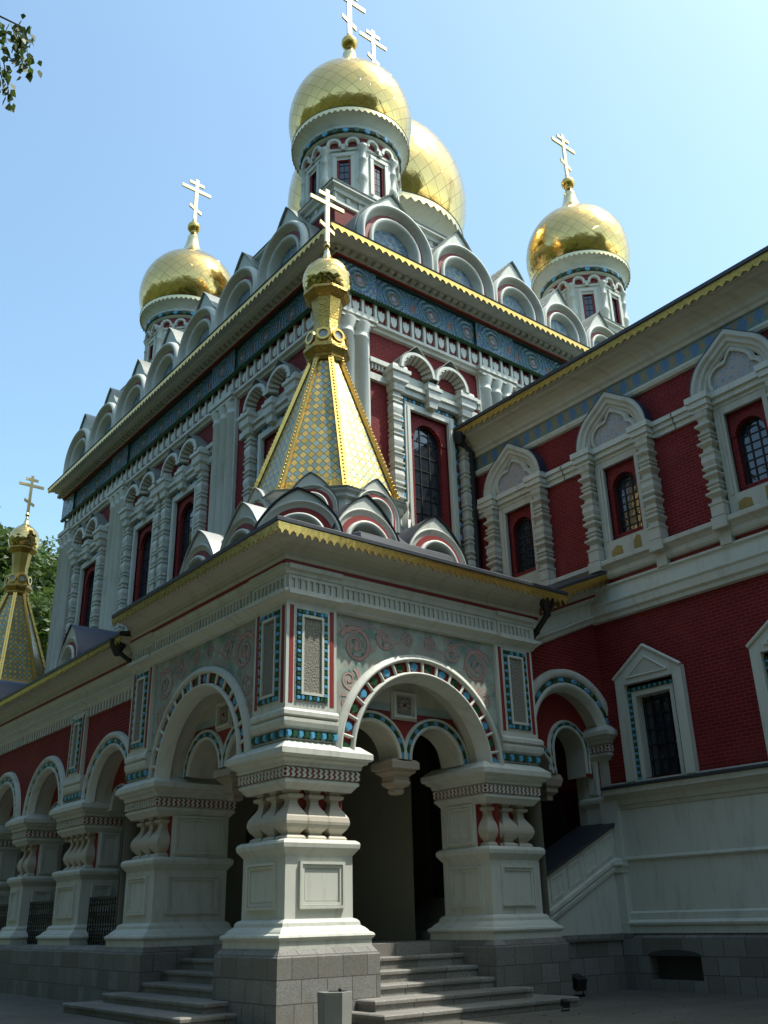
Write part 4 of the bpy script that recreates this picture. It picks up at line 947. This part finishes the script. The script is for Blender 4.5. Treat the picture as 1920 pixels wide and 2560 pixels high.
rake([(.1, .71), (.22, .715), (.24, .86), (.3, .98), (.42, 1.05), (.56, 1.08), (.68, 1.09), (.68, 1.15), (0, 1.2)], 6.5, 10.25, 'cream', None, m)
m.build('raking_cornice', church)
m = MB(); k = 14
x0, x1 = 7.15, 10.25; pts = [(x0, rk(x0)+1.17)]
for i in range(k):
    d = (x1-x0)/k; u = x0+i*d
    pts += [(u, rk(u)+.98), (u+d*.3, rk(u)+.96), (u+d*.5, rk(u)+.88), (u+d*.7, rk(u)+.98)]
pts += [(x1, rk(x1)+.98), (x1, rk(x1)+1.17)]
m.prism(Bf, pts, .69, .71, 'gold'); m.build('valance', church)
m = MB(); rake([(.7, 1.14), (.735, 1.16), (.735, 1.22), (-3., 1.6)], 6.8, 10.27, 'tin_dark', None, m); m.build('stair_roof', church)
pier(9.72, 10.6, BY_-.12, BY_+.95, True, False, 2, 1.3, .78, False, False)
# sloping parapet with sunk panels and a dark metal coping
sp = lambda x: 2.32+.46*(x-7.1)
m = MB()
m.prism(Bf, [(6.5, 1.16), (9.75, 1.16), (9.75, sp(9.75)), (6.5, sp(6.5))], -1.0, 0, 'white')
A = [(6.5, n_, sp(6.5)-dz) for n_, dz in ((0, .98), (.05, .96), (.06, .88), (.03, .85), (.08, .80), (.08, .72), (0, .7))]; Bq = [(9.72, n_, z+.46*3.22) for _, n_, z in A]; m.strip(Bf, A, Bq, 'white')
for i in range(5):
    a = 6.75+.6*i; c = a+.46; e = lambda u, dz: (u, sp(u)-dz)
    for d0, d1 in ((.12, .17), (.56, .61)): m.prism(Bf, [e(a, d1), e(c, d1), e(c, d0), e(a, d0)], -.01, .025, 'white')
    m.prism(Bf, [e(a, .56), e(a+.05, .56), e(a+.05, .17), e(a, .17)], -.01, .025, 'white'); m.prism(Bf, [e(c-.05, .56), e(c, .56), e(c, .17), e(c-.05, .17)], -.01, .025, 'white')
m.build('stair_parapet', church)
m = MB(); m.prism(Bf, [(6.5, sp(6.5)), (9.74, sp(9.74)), (9.74, sp(9.74)+.07), (6.5, sp(6.5)+.07)], -1.1, .09, 'tin_dark'); m.build('coping', church)
m = MB(); m.bbox(PX-.05, XW+.4, BY_, BY_+.6, 0, 1.16, 'granite'); m.box(Bf, PX-.05, XW+.4, 0, .06, 1.03, 1.165, 'granite'); m.bbox(9.6, XW+.2, BY_-.3, BY_+.3, 0, 1.16, 'granite'); m.bbox(9.62, XW+.2, BY_-.24, BY_+.3, 1.16, 2.66, 'white'); m.bbox(9.7, XW+.2, BY_-.22, BY_+.3, 2.66, 4.1, 'white'); m.bbox(9.6, XW+.2, BY_-.3, BY_+.3, 2.6, 2.72, 'white')
m.build('bay_base', church)
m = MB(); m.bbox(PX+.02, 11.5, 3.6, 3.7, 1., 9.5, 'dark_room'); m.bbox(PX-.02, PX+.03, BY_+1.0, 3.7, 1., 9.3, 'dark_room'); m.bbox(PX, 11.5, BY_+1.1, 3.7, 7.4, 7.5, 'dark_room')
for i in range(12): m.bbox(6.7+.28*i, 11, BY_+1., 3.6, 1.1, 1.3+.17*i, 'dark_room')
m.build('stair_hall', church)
# ---------------------------------------------------------------- side wing
Wf = FX(XW); WS, WN = -16., 4.9
WU = [2.92, -.85, -4.62, -8.39, -12.16]
WL = [-.9, -4.68, -8.45, -12.2]
m = MB()
m.wall(Wf, WS, WN, 4.5, 15.3, [(u, .52, 10.62, 12.75, False) for u in WU]+[(u, .72, 4.54, 6.8, False) for u in WL], 'brick', reveal=.06)
m.wall(FY(WS), XW, 19., 0, 15.3, [], 'brick'); m.wall(FX(19.), WS, WN, 0, 15.8, [], 'brick')
m.build('wing_wall', church)
m = MB(); m.wall(Wf, WS, .7, 1.16, 4.5, [], 'white', n=.12)
q = [(XW, .7), (XW, WS)]
m.sweep(q, [(.12, 1.16), (.26, 1.16), (.26, 1.3), (.3, 1.33), (.31, 1.38), (.24, 1.43), (.2, 1.44), (.2, 1.58), (.14, 1.62), (.12, 1.62)], 'white')
m.sweep(q, [(.12, 2.7), (.16, 2.71), (.19, 2.75), (.16, 2.8), (.12, 2.81)], 'white')
m.sweep(q, [(.12, 3.86), (.15, 3.88), (.16, 3.96), (.2, 3.98), (.22, 4.1), (.3, 4.2), (.36, 4.22), (.36, 4.34), (.3, 4.36)], 'cream')
m.sweep(q, [(.36, 4.34), (.4, 4.36), (.4, 4.4), (-.02, 4.5)], 'tin_dark')
m.build('wing_base', church)
m = MB()
m.wall(Wf, WS, .75, 0, 1.05, [(-.75, .68, .22, .7, False), (-4.5, .68, .22, .7, False)], 'granite', n=.3, reveal=.4)
m.sweep([(XW, .75), (XW, WS)], [(.3, 1.05), (.2, 1.17)], 'granite')
for u in (-.75, -4.5): m.prism(Wf, [(u-.72, .7), (u+.72, .7)]+[(u+.72*cos(pi*i/10), .7+.13*sin(pi*i/10)) for i in range(11)], .28, .302, 'dark_room')
m.bbox(XW+.0, XW+.1, WS, .6, .0, 1.1, 'dark_room'); m.build('wing_footing', church)
def wing_upper(u):
    w_ = MB(); n = 0
    w_.wall(Wf, u-.52, u+.52, 10.62, 12.75, [(u, .38, 10.8, 12.1, True)], 'brick', n=-.06, reveal=.22)
    w_.ring(Wf, u, 12.1, .38, .56, -.062, -.04, 'brick', 0, pi, 14)
    for sg in (-1, 1):
        a, b = sorted((u+sg*.52, u+sg*.78)); w_.box(Wf, a, b, -.05, .1, 10.15, 12.95, 'cream'); a, b = sorted((u+sg*.6, u+sg*.66)); w_.box(Wf, a, b, .1, .13, 10.62, 12.85, 'cream')
    w_.box(Wf, u-.52, u+.52, -.05, .1, 12.75, 12.95, 'cream'); w_.box(Wf, u-.52, u+.52, -.05, .1, 10.15, 10.62, 'cream')
    w_.box(Wf, u-1.25, u+1.25, 0, .12, 12.95, 13.05, 'white'); w_.box(Wf, u-1.2, u+1.2, 0, .2, 13.05, 13.2, 'white'); w_.box(Wf, u-1.25, u+1.25, 0, .27, 13.2, 13.36, 'white')
    w_.box(Wf, u-1.9, u+1.9, 0, .08, 12.95, 13.1, 'white'); w_.box(Wf, u-1.9, u+1.9, 0, .14, 13.1, 13.24, 'white'); w_.box(Wf, u-1.9, u+1.9, 0, .2, 13.24, 13.36, 'white')
    wo_ = w_.build('window', church)
    for sg in (-1, 1):
        c = MB(); p = Wf.p(u+sg*.98, .16, 0); h = .15; L = [(h*1.15, 10.15), (h*1.15, 10.42), (h*1.3, 10.45), (h*1.3, 10.5)]
        z = 10.52
        for i in range(2):
            L += [(h*.9, z), (h*.8, z+.1), (h*1.45, z+.2), (h*1.45, z+.24), (h*.85, z+.3), (h*.85, z+.33), (h*1.15, z+.36), (h*1.15, z+.4), (h*.85, z+.42), (h*1.2, z+.46), (h*1.2, z+.5), (h*.85, z+.53), (h*.8, z+.6), (h*1.4, z+.68), (h*1.4, z+.73), (h*.85, z+.8)]
            z += .84
            if i == 0: L += [(h*1.35, z+.02), (h*1.35, z+.06), (h*1.05, z+.1), (h*1.3, z+.22), (h*1.2, z+.36), (h*1.4, z+.42), (h*1.4, z+.46)]; z += .5
        L += [(h*.9, 12.74), (h*1.2, 12.8), (h*1.25, 12.95)]
        c.sq(p[0], p[1], L, 'cream'); c.box(Wf, u+sg*.98-.14, u+sg*.98+.14, -.02, .06, 10.15, 12.95, 'cream')
        c.box(Wf, u+sg*.98-.24, u+sg*.98+.24, 0, .36, 12.95, 13.06, 'white'); c.box(Wf, u+sg*.98-.27, u+sg*.98+.27, 0, .42, 13.06, 13.22, 'white'); c.box(Wf, u+sg*.98-.32, u+sg*.98+.32, 0, .46, 13.22, 13.38, 'white')
        c.build('carved_column', wo_)
    h_ = MB(); zc = 13.42; R = 1.18; K = keel(R, .25, 30, 1.8); K2 = keel(.72, .16, 26, 1.6)
    scal = lambda a: (lambda r: K2(a)(r)-.13+.14*abs(sin(a*2.5)))
    h_.ringprof(Wf, u, zc, [(R, 0), (R, .3), (R-.12, .32), (R-.18, .26), (R-.26, .25), (R-.3, .19), (R-.36, .18), (R-.4, .12)], 0, pi, 40, 'cream', False, False, K)
    h_.prism(Wf, [(u+scal(a)(.72)*cos(a), zc+scal(a)(.72)*sin(a)) for a in [pi*i/40 for i in range(41)]], .0, .125, 'mosaic_floral')
    h_.ringprof(Wf, u, zc, [(.70, .125), (.71, .19), (.78, .19), (.86, .12)], 0, pi, 40, 'cream', False, False, scal)
    h_.ringprof(Wf, u, zc, [(R+.0, .31), (R+.025, .31), (R+.025, 0)], 0, pi, 40, 'tin_blue', False, False, K)
    h_.build('ogee_hood', wo_)
    arched_glass(Wf, u, .38, 10.8, 12.1, -.26, wo_, 6, 3)
for u in WU: wing_upper(u)
for u in WU[1:3]:
    m = MB(); rng_ = random.Random(int(u*10))
    for k in range(3):
        a = u-.42+.3*k; b = a+.26+.06*k; z0, z1 = 10.18, 10.56-.05*k; m.prism(Wf, [(a, z0), (b, z0+.01), (b-.01, z0+(z1-z0)*rng_.uniform(.5, 1)), ((a+b)/2, z1), (a+.02, z1-.06)], .095, .1025+.001*k, 'ochre_stain' if k != 1 else 'cream')
    m.build('water_stain', church)
def wing_lower(u):
    w_ = MB()
    out = [(u-.98, 4.48), (u-.98, 6.98), (u, 7.62), (u+.98, 6.98), (u+.98, 4.48), (u+.72, 4.48), (u+.72, 6.8), (u-.72, 6.8), (u-.72, 4.48)]
    w_.prism(Wf, out, -.05, .16, 'white')
    tri = [(u-.6, 6.95), (u+.6, 6.95), (u, 7.38)]
    w_.prism(Wf, tri, .13, .165, 'cream')
    for a, b in ((tri[0], tri[1]), (tri[1], tri[2]), (tri[2], tri[0])): w_.tube([Wf.p(a[0], .165, a[1]), Wf.p(b[0], .165, b[1])], .03, 'white', 6)
    for a, b in (((u-1.0, 6.98), (u, 7.66)), ((u, 7.66), (u+1.0, 6.98))): w_.tube([Wf.p(a[0], .17, a[1]), Wf.p(b[0], .17, b[1])], .05, 'white', 6)
    w_.studs(Wf, u-.72, u-.62, .04, 4.5, 6.72, 30, .02, True); w_.studs(Wf, u+.62, u+.72, .04, 4.5, 6.72, 30, .02, True); w_.studs(Wf, u-.62, u+.62, .04, 6.62, 6.72, 16, .02)
    for a, b, c, d in ((u-.62, u-.5, 4.5, 6.62), (u+.5, u+.62, 4.5, 6.62), (u-.5, u+.5, 6.5, 6.62)): w_.box(Wf, a, b, -.32, .02, c, d, 'white')
    wo_ = w_.build('window', church)
    f = MB()
    for i in range(5): v = u-.5+.25*i; f.box(Wf, v-.015, v+.015, -.27, -.23, 4.5, 6.5, 'iron')
    for i in range(6): z = 4.6+.36*i; f.box(Wf, u-.5, u+.5, -.275, -.235, z-.012, z+.012, 'iron')
    f.build('frame', wo_); g = MB(); g.box(Wf, u-.52, u+.52, -.34, -.3, 4.48, 6.52, 'glass'); g.build('pane', wo_)
for u in WL: wing_lower(u)
q = [(XW, WN-.0), (XW, WS)]
m = MB()
m.sweep(q, [(0, 8.55), (.12, 8.57), (.14, 8.66), (.2, 8.72), (.22, 8.9), (.26, 8.96), (.26, 9.0), (.1, 9.03), (.1, 9.4), (.16, 9.43), (.16, 9.48), (0, 9.49)], 'white')
m.sweep(q, [(0, 9.49), (.04, 9.49), (.04, 9.62), (0, 9.62)], 'red_paint')
m.sweep(q, [(0, 9.62), (.14, 9.63), (.18, 9.7), (.18, 9.82), (.24, 9.9), (.32, 9.96), (.32, 10.06), (.26, 10.1), (0, 10.14)], 'cream')
for u in WU:
    for sg in (-1, 1): m.box(Wf, u+sg*.98-.2, u+sg*.98+.2, 0, .36, 9.84, 10.12, 'cream'); m.box(Wf, u+sg*.98-.15, u+sg*.98+.15, 0, .2, 9.46, 9.84, 'cream')
m.build('wing_string_course', church)
m = MB(); m.sweep(q, [(.02, 14.62), (.02, 15.12)], 'tile_frieze', uv=True); m.sweep(q, [(0, 14.42), (.1, 14.44), (.14, 14.52), (.14, 14.58), (.02, 14.62)], 'white'); m.build('tile_frieze', church)
m = MB(); m.sweep(q, [(0, 15.1), (.08, 15.11), (.1, 15.2), (.16, 15.26), (.18, 15.36), (.26, 15.5), (.4, 15.62), (.52, 15.66), (.56, 15.7), (.7, 15.71), (.72, 15.95), (0, 16.0)], 'cream'); m.build('wing_cornice', church)
m = MB(); m.lace(q, .74, 15.93, 15.76, 15.66, .24, 'gold_leaf'); m.build('valance', church)
m = MB(); m.sweep(q, [(.74, 15.91), (.79, 15.93), (.79, 16.03), (.7, 16.06), (-4.5, 18.2), (-9.1, 16.)], 'tin_dark'); m.add([(XW, WS, 15.9), (19, WS, 15.9), (14.4, WS, 18.2)], [(0, 1, 2)], 'tin_dark'); m.build('wing_roof', church)
# dormer hood on the wing roof, rain pipes
kokoshnik(FX(11.6), 5.4, 16.4, .9, .2, 18.0, 1.5, 'tin_dark', church, 'tin_dark')
def pipe(pts, r=.075, hopper=None):
    m = MB(); m.tube(pts, r, 'iron', 10)
    if hopper: m.lathe(hopper[0], hopper[1], [(r*1.2, hopper[2]-.35), (.2, hopper[2]-.1), (.22, hopper[2]+.05)], 10, 'iron')
    for i in range(1, len(pts)-1): m.ball(pts[i], r*1.25, 'iron', 8, 6)
    return m.build('rain_pipe', church)
pipe([(9.25, 4.62, 15.6), (9.7, 4.6, 15.2), (9.7, 4.6, 9.6)], .1, (9.25, 4.62, 15.75))
pipe([(6.95, -.4, 8.35), (6.95, -.4, 8.1), (6.9, -.05, 7.75), (6.78, .3, 7.35), (6.72, .45, 7.0), (6.72, .45, 1.3)], .07, (6.95, -.4, 8.5))
pipe([(-.35, 7.35, 8.0), (-.35, 7.3, 7.85), (-.1, 7.12, 7.6), (.12, 7.05, 7.2), (.12, 7.05, 1.4)], .06, (-.35, 7.35, 8.1))
pipe([(XW-.4, -.02, 3.9), (XW-.4, -.02, 3.85)], .02) if False else None
# ---------------------------------------------------------------- ground, steps, small things
m = MB(); m.add([(-400, -400, -.004), (400, -400, -.004), (400, 400, -.004), (-400, 400, -.004)], [(0, 1, 2, 3)], 'grass_ground'); struct(m.build('ground'))
m = MB(); m.add([(-14, -24, 0), (24, -24, 0), (24, 40, 0), (-14, 40, 0)], [(0, 1, 2, 3)], 'paving'); struct(m.build('paving'))
def step(m, x0, x1, y0, y1, z0, z1): 
    c = .02; m.sweep(rectp(x0, x1, y0, y1), [(-.03, z0), (0, z0+.01) if False else (-.03, z1-.07), (0, z1-.065), (0, z1-c), (-c, z1), (-(min(x1-x0, y1-y0)/2)*.98, z1)], 'granite_step', True)
m = MB()
ys = [.96, .64, .26, -.18, -.78, -1.35]; zs = [1.15, .93, .72, .52, .34, .17]
ext = [(1.75, 4.85), (1.75, 4.85), (1.75, 4.85), (1.75, 4.85), (1.35, 5.15), (1.1, 5.75)]
for y, z, (a, b) in zip(ys[1:], zs[1:], ext[1:]): step(m, a, b, y, y+ (1.2 if y > -.5 else 1.4), max(0, z-.5), z)
st = m.build('stone_steps'); tag(st, 'grey granite steps climbing to the right-hand arch beside the lit corner pier', 'steps', 'flights of granite steps')
m = MB()
for x, z, (a, b) in zip([.64, .26, -.18, -.75, -1.3], [.93, .72, .52, .34, .17], [(1.75, 5.1), (1.75, 5.1), (1.75, 5.1), (1.3, 5.55), (1.0, 6.2)]): step(m, x, x+1.3, a, b, max(0, z-.5), z)
st = m.build('stone_steps'); tag(st, 'shadowed granite steps climbing to the left-hand arch of the porch', 'steps', 'flights of granite steps')
# hexagonal concrete litter bin
bx, by = .02, -1.5
b = MB(); b.lathe(bx, by, [(.235, 0), (.25, .02), (.27, .54), (.27, .58), (.23, .585), (.22, .5), (.2, .3)], 6, 'concrete', False, .35, 0, False)
bo = b.build('trash_bin'); tag(bo, 'six-sided grey concrete litter bin standing before the corner pier', 'bin')
l = MB(); l.lathe(bx, by, [(.215, .5), (.19, .53), (.05, .56)], 6, 'iron', False, .35); l.ball((bx+.12, by+.03, .6), .03, 'iron', 6, 5); l.build('liner', bo)
# floodlights on the paving
def flood(x, y, s, label):
    t = thing('floodlight', label, 'lamp', (x, y, 0), 'floodlights on the paving')
    b = MB(); b.box(FY(y), x-.2*s, x+.2*s, -.02, .02, 0, .05*s, 'iron'); b.tube([(x-.17*s, y, .04*s), (x-.17*s, y, .3*s)], .015*s, 'iron', 6); b.tube([(x+.17*s, y, .04*s), (x+.17*s, y, .3*s)], .015*s, 'iron', 6); b.build('bracket', t)
    h = MB(); P = [(-.15, -.1, .12), (.15, -.1, .12), (.15, .12, .22), (-.15, .12, .22), (-.15, -.16, .34), (.15, -.16, .34), (.15, .06, .44), (-.15, .06, .44)]
    h.add([(x+a*s, y+c*s, d*s) for a, c, d in P], [(0, 1, 2, 3), (4, 5, 6, 7), (0, 1, 5, 4), (1, 2, 6, 5), (2, 3, 7, 6), (3, 0, 4, 7)], 'iron'); h.build('lamp_head', t)
flood(7.35, .1, 1.0, 'black floodlight standing at the foot of the granite wall beside the right-hand pier')
flood(4.9, -1.75, .45, 'small dark floodlight on the paving by the lowest step')
# railings between the gallery piers
def railing(a, b, label):
    t = thing('railing', label, 'railing', (GX+.3, (a+b)/2, 1.16), 'iron railings between the gallery piers'); f = FX(GX+.3); m = MB()
    for z0, z1 in ((1.24, 1.28), (2.0, 2.04), (2.18, 2.24)): m.box(f, a, b, -.02, .02, z0, z1, 'iron')
    m.build('rails', t); s = MB(); k = int((b-a)/.15)
    for i in range(k+1):
        u = a+(b-a)*i/k; s.box(f, u-.012, u+.012, -.012, .012, 1.17, 2.2, 'iron')
    c = s
    for i in range(k):
        u = a+(b-a)*(i+.5)/k
        for z, r in ((1.42, .06), (1.62, .07), (1.84, .06)): c.ring(f, u, z, r-.018, r, -.01, .01, 'iron', 0, 2*pi, 8)
        c.ring(f, u, 2.11, .05, .066, -.01, .01, 'iron', 0, 2*pi, 8)
    c.build('bars', t)
railing(7.0, 9.75, 'black wrought iron railing beside the left pier of the porch')
railing(11.75, 14.05, 'black wrought iron railing behind the second gallery arch from the porch')
railing(15.4, 17.7, 'black wrought iron railing in the farthest gallery arch at the picture edge')
# wooded hillside behind the photographer
from mathutils import noise as mn
def hills():
    P = []; fs = []; NA, NR = 110, 26
    for i in range(NA+1):
        a = radians(150+220*i/NA)
        e = min(1., i/10., (NA-i)/12.); e = e*e*(3-2*e)
        for j in range(NR+1):
            r = 58+8*j; s_ = j/NR; h = 125*e*(s_*s_*(3-2*s_))*(.85+.3*mn.noise(Vector((sin(a)*2, cos(a)*2, 3))))
            x, y = CAM[0]+r*sin(a), CAM[1]+r*cos(a)
            h += e*5*mn.noise(Vector((x*.16, y*.16, 0)))*min(1, j/3)+e*3*mn.noise(Vector((x*.4, y*.4, 5)))*min(1, j/3)
            P.append((x, y, max(-.003, h)))
    for i in range(NA):
        for j in range(NR): k = i*(NR+1)+j; fs.append((k, k+1, k+NR+2, k+NR+1))
    m = MB(); m.add(P, fs, 'forest', True); struct(m.build('hills'))
hills()
# ---------------------------------------------------------------- trees
def leafy(m, centre, rad, n, size, mat, rng, squash=.85):
    # many leaf sprays scattered in uneven clumps
    vs, fs = [], []
    for _ in range(n):
        d = Vector((rng.gauss(0, 1), rng.gauss(0, 1), rng.gauss(0, 1))).normalized(); r = rad*(rng.random()**.45)
        c = Vector(centre)+Vector((d.x*r, d.y*r, d.z*r*squash)); s_ = size*rng.uniform(.6, 1.3)
        a = Vector((rng.gauss(0, 1), rng.gauss(0, 1), rng.gauss(0, .6))).normalized(); b = a.cross(Vector((rng.gauss(0, 1), rng.gauss(0, 1), rng.gauss(0, 1)))).normalized()
        k = len(vs); vs += [c-a*s_, c+b*s_*.45-a*s_*.1, c+a*s_, c-b*s_*.45+a*s_*.1]; fs.append((k, k+1, k+2, k+3))
    m.add(vs, fs, mat)
def tree(x, y, h, cr, label, seed, dens=1., leaf=.2, group=None, lean=0., crown_lo=.28):
    rng = random.Random(seed); t = thing('broadleaf_tree', label, 'tree', (x, y, 0), group)
    tr = MB(); top = (x+lean, y+rng.uniform(-.5, .5), h*.78); tr.tube([(x, y, -.1), (x+lean*.2, y, h*.25), (x+lean*.6, y, h*.5), top], [h*.026, h*.02, h*.013, h*.004], 'bark', 10)
    cl = []
    for i in range(int(13)):
        a = rng.uniform(0, 2*pi); z = h*rng.uniform(crown_lo, .9); w_ = sin(pi*min(1, max(.08, (z/h-crown_lo+.14)/(1.06-crown_lo))))**.7; r = cr*w_*rng.uniform(.35, .8)
        c = (x+lean*z/h+r*cos(a), y+r*sin(a), z); cl.append((c, cr*rng.uniform(.3, .5))); zb = z-h*.14
        tr.tube([(x+lean*zb/h, y, zb), (x+lean*z/h+r*.5*cos(a), y+r*.5*sin(a), z-h*.04), c], [h*.008, h*.005, h*.002], 'bark', 6)
    tr.build('trunk', t); m = MB()
    for c, r in cl+[((x+lean, y, h*.86), cr*.42), ((x+lean*.8, y, h*.66), cr*.5)]:
        for q in range(6):
            d = Vector((rng.gauss(0, 1), rng.gauss(0, 1), rng.gauss(0, .8))).normalized()*r*rng.uniform(.4, .95)
            leafy(m, (c[0]+d.x, c[1]+d.y, c[2]+d.z), r*rng.uniform(.35, .6), int(110*dens), leaf, 'leaf', rng)
    m.build('crown', t); return t
tree(6.5, 46., 28, 7.5, 'tall leafy green tree rising behind the far gilded tent roof', 3, 1.5, .3)
tree(13.0, 55., 31, 8., 'dense green tree half hidden behind the corner of the church', 9, 1.3, .32)
# tall wood round the photographer that shades the yard and shows in the gilding
for i, (x, y, h, c, lo) in enumerate([(-15, 2, 24, 5.5, .2), (-13.5, 11, 25, 5.5, .15), (-12.5, 20.5, 24, 5.5, .15), (-12, 31, 23, 6., .15), (-19, -6, 26, 6.5, .25), (-14.5, -17.5, 27, 8, .4), (-6, -21, 25, 7, .3), (3, -22.5, 22, 6, .2),
        (12, -31, 22, 7, .2), (-3, -33, 24, 8, .2), (-24, 6, 26, 7, .2), (-25, 20, 26, 7, .2), (-25, -12, 26, 7, .2), (-16, -30, 24, 8, .2)]):
    tree(x, y, h, c, 'broad leafy tree in the wood facing the church, out beside the yard', 20+i, 2.6 if i < 8 else 1.5, .27 if i < 8 else .44, 'trees facing the church', 0., lo)
def birch(x, y, h):
    rng = random.Random(5); t = thing('birch_tree', 'birch with drooping leafy twigs hanging into the sky at the upper left', 'tree', (x, y, 0))
    tr = MB(); tr.tube([(x, y, -.1), (x+.1, y+.1, h*.4), (x+.2, y, h*.75), (x+.3, y+.1, h)], [.16, .13, .08, .02], 'bark_birch', 10)
    m = MB(); vs = []; fs = []
    def leaf_at(p, s_):
        a = Vector((rng.gauss(0, .5), rng.gauss(0, .5), -1)).normalized(); b = a.cross(Vector((rng.gauss(0, 1), rng.gauss(0, 1), .2))).normalized(); p = Vector(p); k = len(vs)
        vs.extend([p, p+b*s_*.42+a*s_*.35, p+b*s_*.25+a*s_*.75, p+a*s_*1.15, p-b*s_*.25+a*s_*.75, p-b*s_*.42+a*s_*.35]); fs.append(tuple(range(k, k+6)))
    def twig(p0, d, L, drop, n, spread=.1):
        pts = [Vector(p0)]
        for i in range(8): pts.append(pts[-1]+Vector((d[0]*L/8*(1-i*.09), d[1]*L/8*(1-i*.09), -drop/8*(i/4.+.1))))
        tr.tube(pts, [.012-.001*i for i in range(9)], 'bark', 5)
        for i in range(n):
            p = pts[min(8, int(1+7.9*(rng.random()**.8)))]; leaf_at(p+Vector((rng.gauss(0, spread), rng.gauss(0, spread), rng.gauss(-.04, spread))), rng.uniform(.045, .085))
        return pts
    return t, tr, m, vs, fs, twig, rng, leaf_at
C0 = Vector(CAM)
def px(u, v, d):
    q = Vector(((u-960)/2355.4, -(v-1280)/2355.4, 1)); w_ = q.x*r2+q.y*u2+q.z*fw; return C0+w_.normalized()*d
t, tr, m, vs, fs, twig, rng, leaf_at = birch(-10.9, -9.2, 9.5)
# boughs reach from the trunk, outside the frame, to the hanging sprays
D_ = 8.2
tip = px(52, 66, D_); root = Vector((-10.65, -9.1, tip.z-.35))
tr.tube([root, root+(tip-root)*.5+Vector((0, 0, .25)), tip], [.035, .02, .006], 'bark', 6)
for (u0, v0, u1, v1, n, sp) in ((40, 68, 62, 160, 34, .05), (52, 66, 88, 105, 9, .03), (2, 64, 18, 110, 10, .03), (-15, 70, 8, 225, 20, .05), (8, 150, 27, 275, 12, .02), (45, 120, 48, 185, 12, .04), (0, 180, 14, 250, 12, .04), (60, 80, 70, 150, 16, .05), (38, 75, 45, 130, 18, .05)):
    a, b = px(u0, v0, D_), px(u1, v1, D_+.1); pts = [a+(b-a)*(i/6.)+Vector((0, 0, .02*sin(pi*i/6.))) for i in range(7)]; tr.tube(pts, [.005-.0005*i for i in range(7)], 'bark', 4)
    for i in range(n):
        s_ = rng.random(); p = a+(b-a)*s_; leaf_at(p+Vector((rng.gauss(0, sp), rng.gauss(0, sp), rng.gauss(0, sp))), rng.uniform(.045, .085))
for i in range(10):                       # the rest of the crown, beyond the frame
    a = rng.uniform(pi*.6, pi*1.6); z = rng.uniform(5.5, 9); twig((-10.75, -9.15, z), (cos(a), sin(a)), rng.uniform(1., 2.), .8, 70)
m.add(vs, fs, 'leaf_birch'); tr.build('trunk', t); m.build('foliage', t)
# fallen leaves and grit on the paving and lower steps
rng = random.Random(11); m = MB(); vs = []; fs = []
for _ in range(900):
    x, y = rng.uniform(-6, 9), rng.uniform(-6, .5)
    if -.3 < x < 1.95 and y > -.3 or 1. < x < 5.8 and y > -1.4 or x > 5 and y > -.4: continue
    a = rng.uniform(0, 6.28); s_ = rng.uniform(.012, .035); z = .004; k = len(vs)
    vs += [(x+s_*cos(a), y+s_*sin(a), z), (x-s_*.5*sin(a), y+s_*.5*cos(a), z+rng.uniform(0, .015)), (x-s_*cos(a), y-s_*sin(a), z), (x+s_*.5*sin(a), y-s_*.5*cos(a), z+rng.uniform(0, .01))]; fs.append((k, k+1, k+2, k+3))
m.add(vs, fs, 'dry_leaf'); o = m.build('fallen_leaves'); o['kind'] = 'stuff'; tag(o, 'small dry fallen leaves scattered over the grey paving', 'leaves')
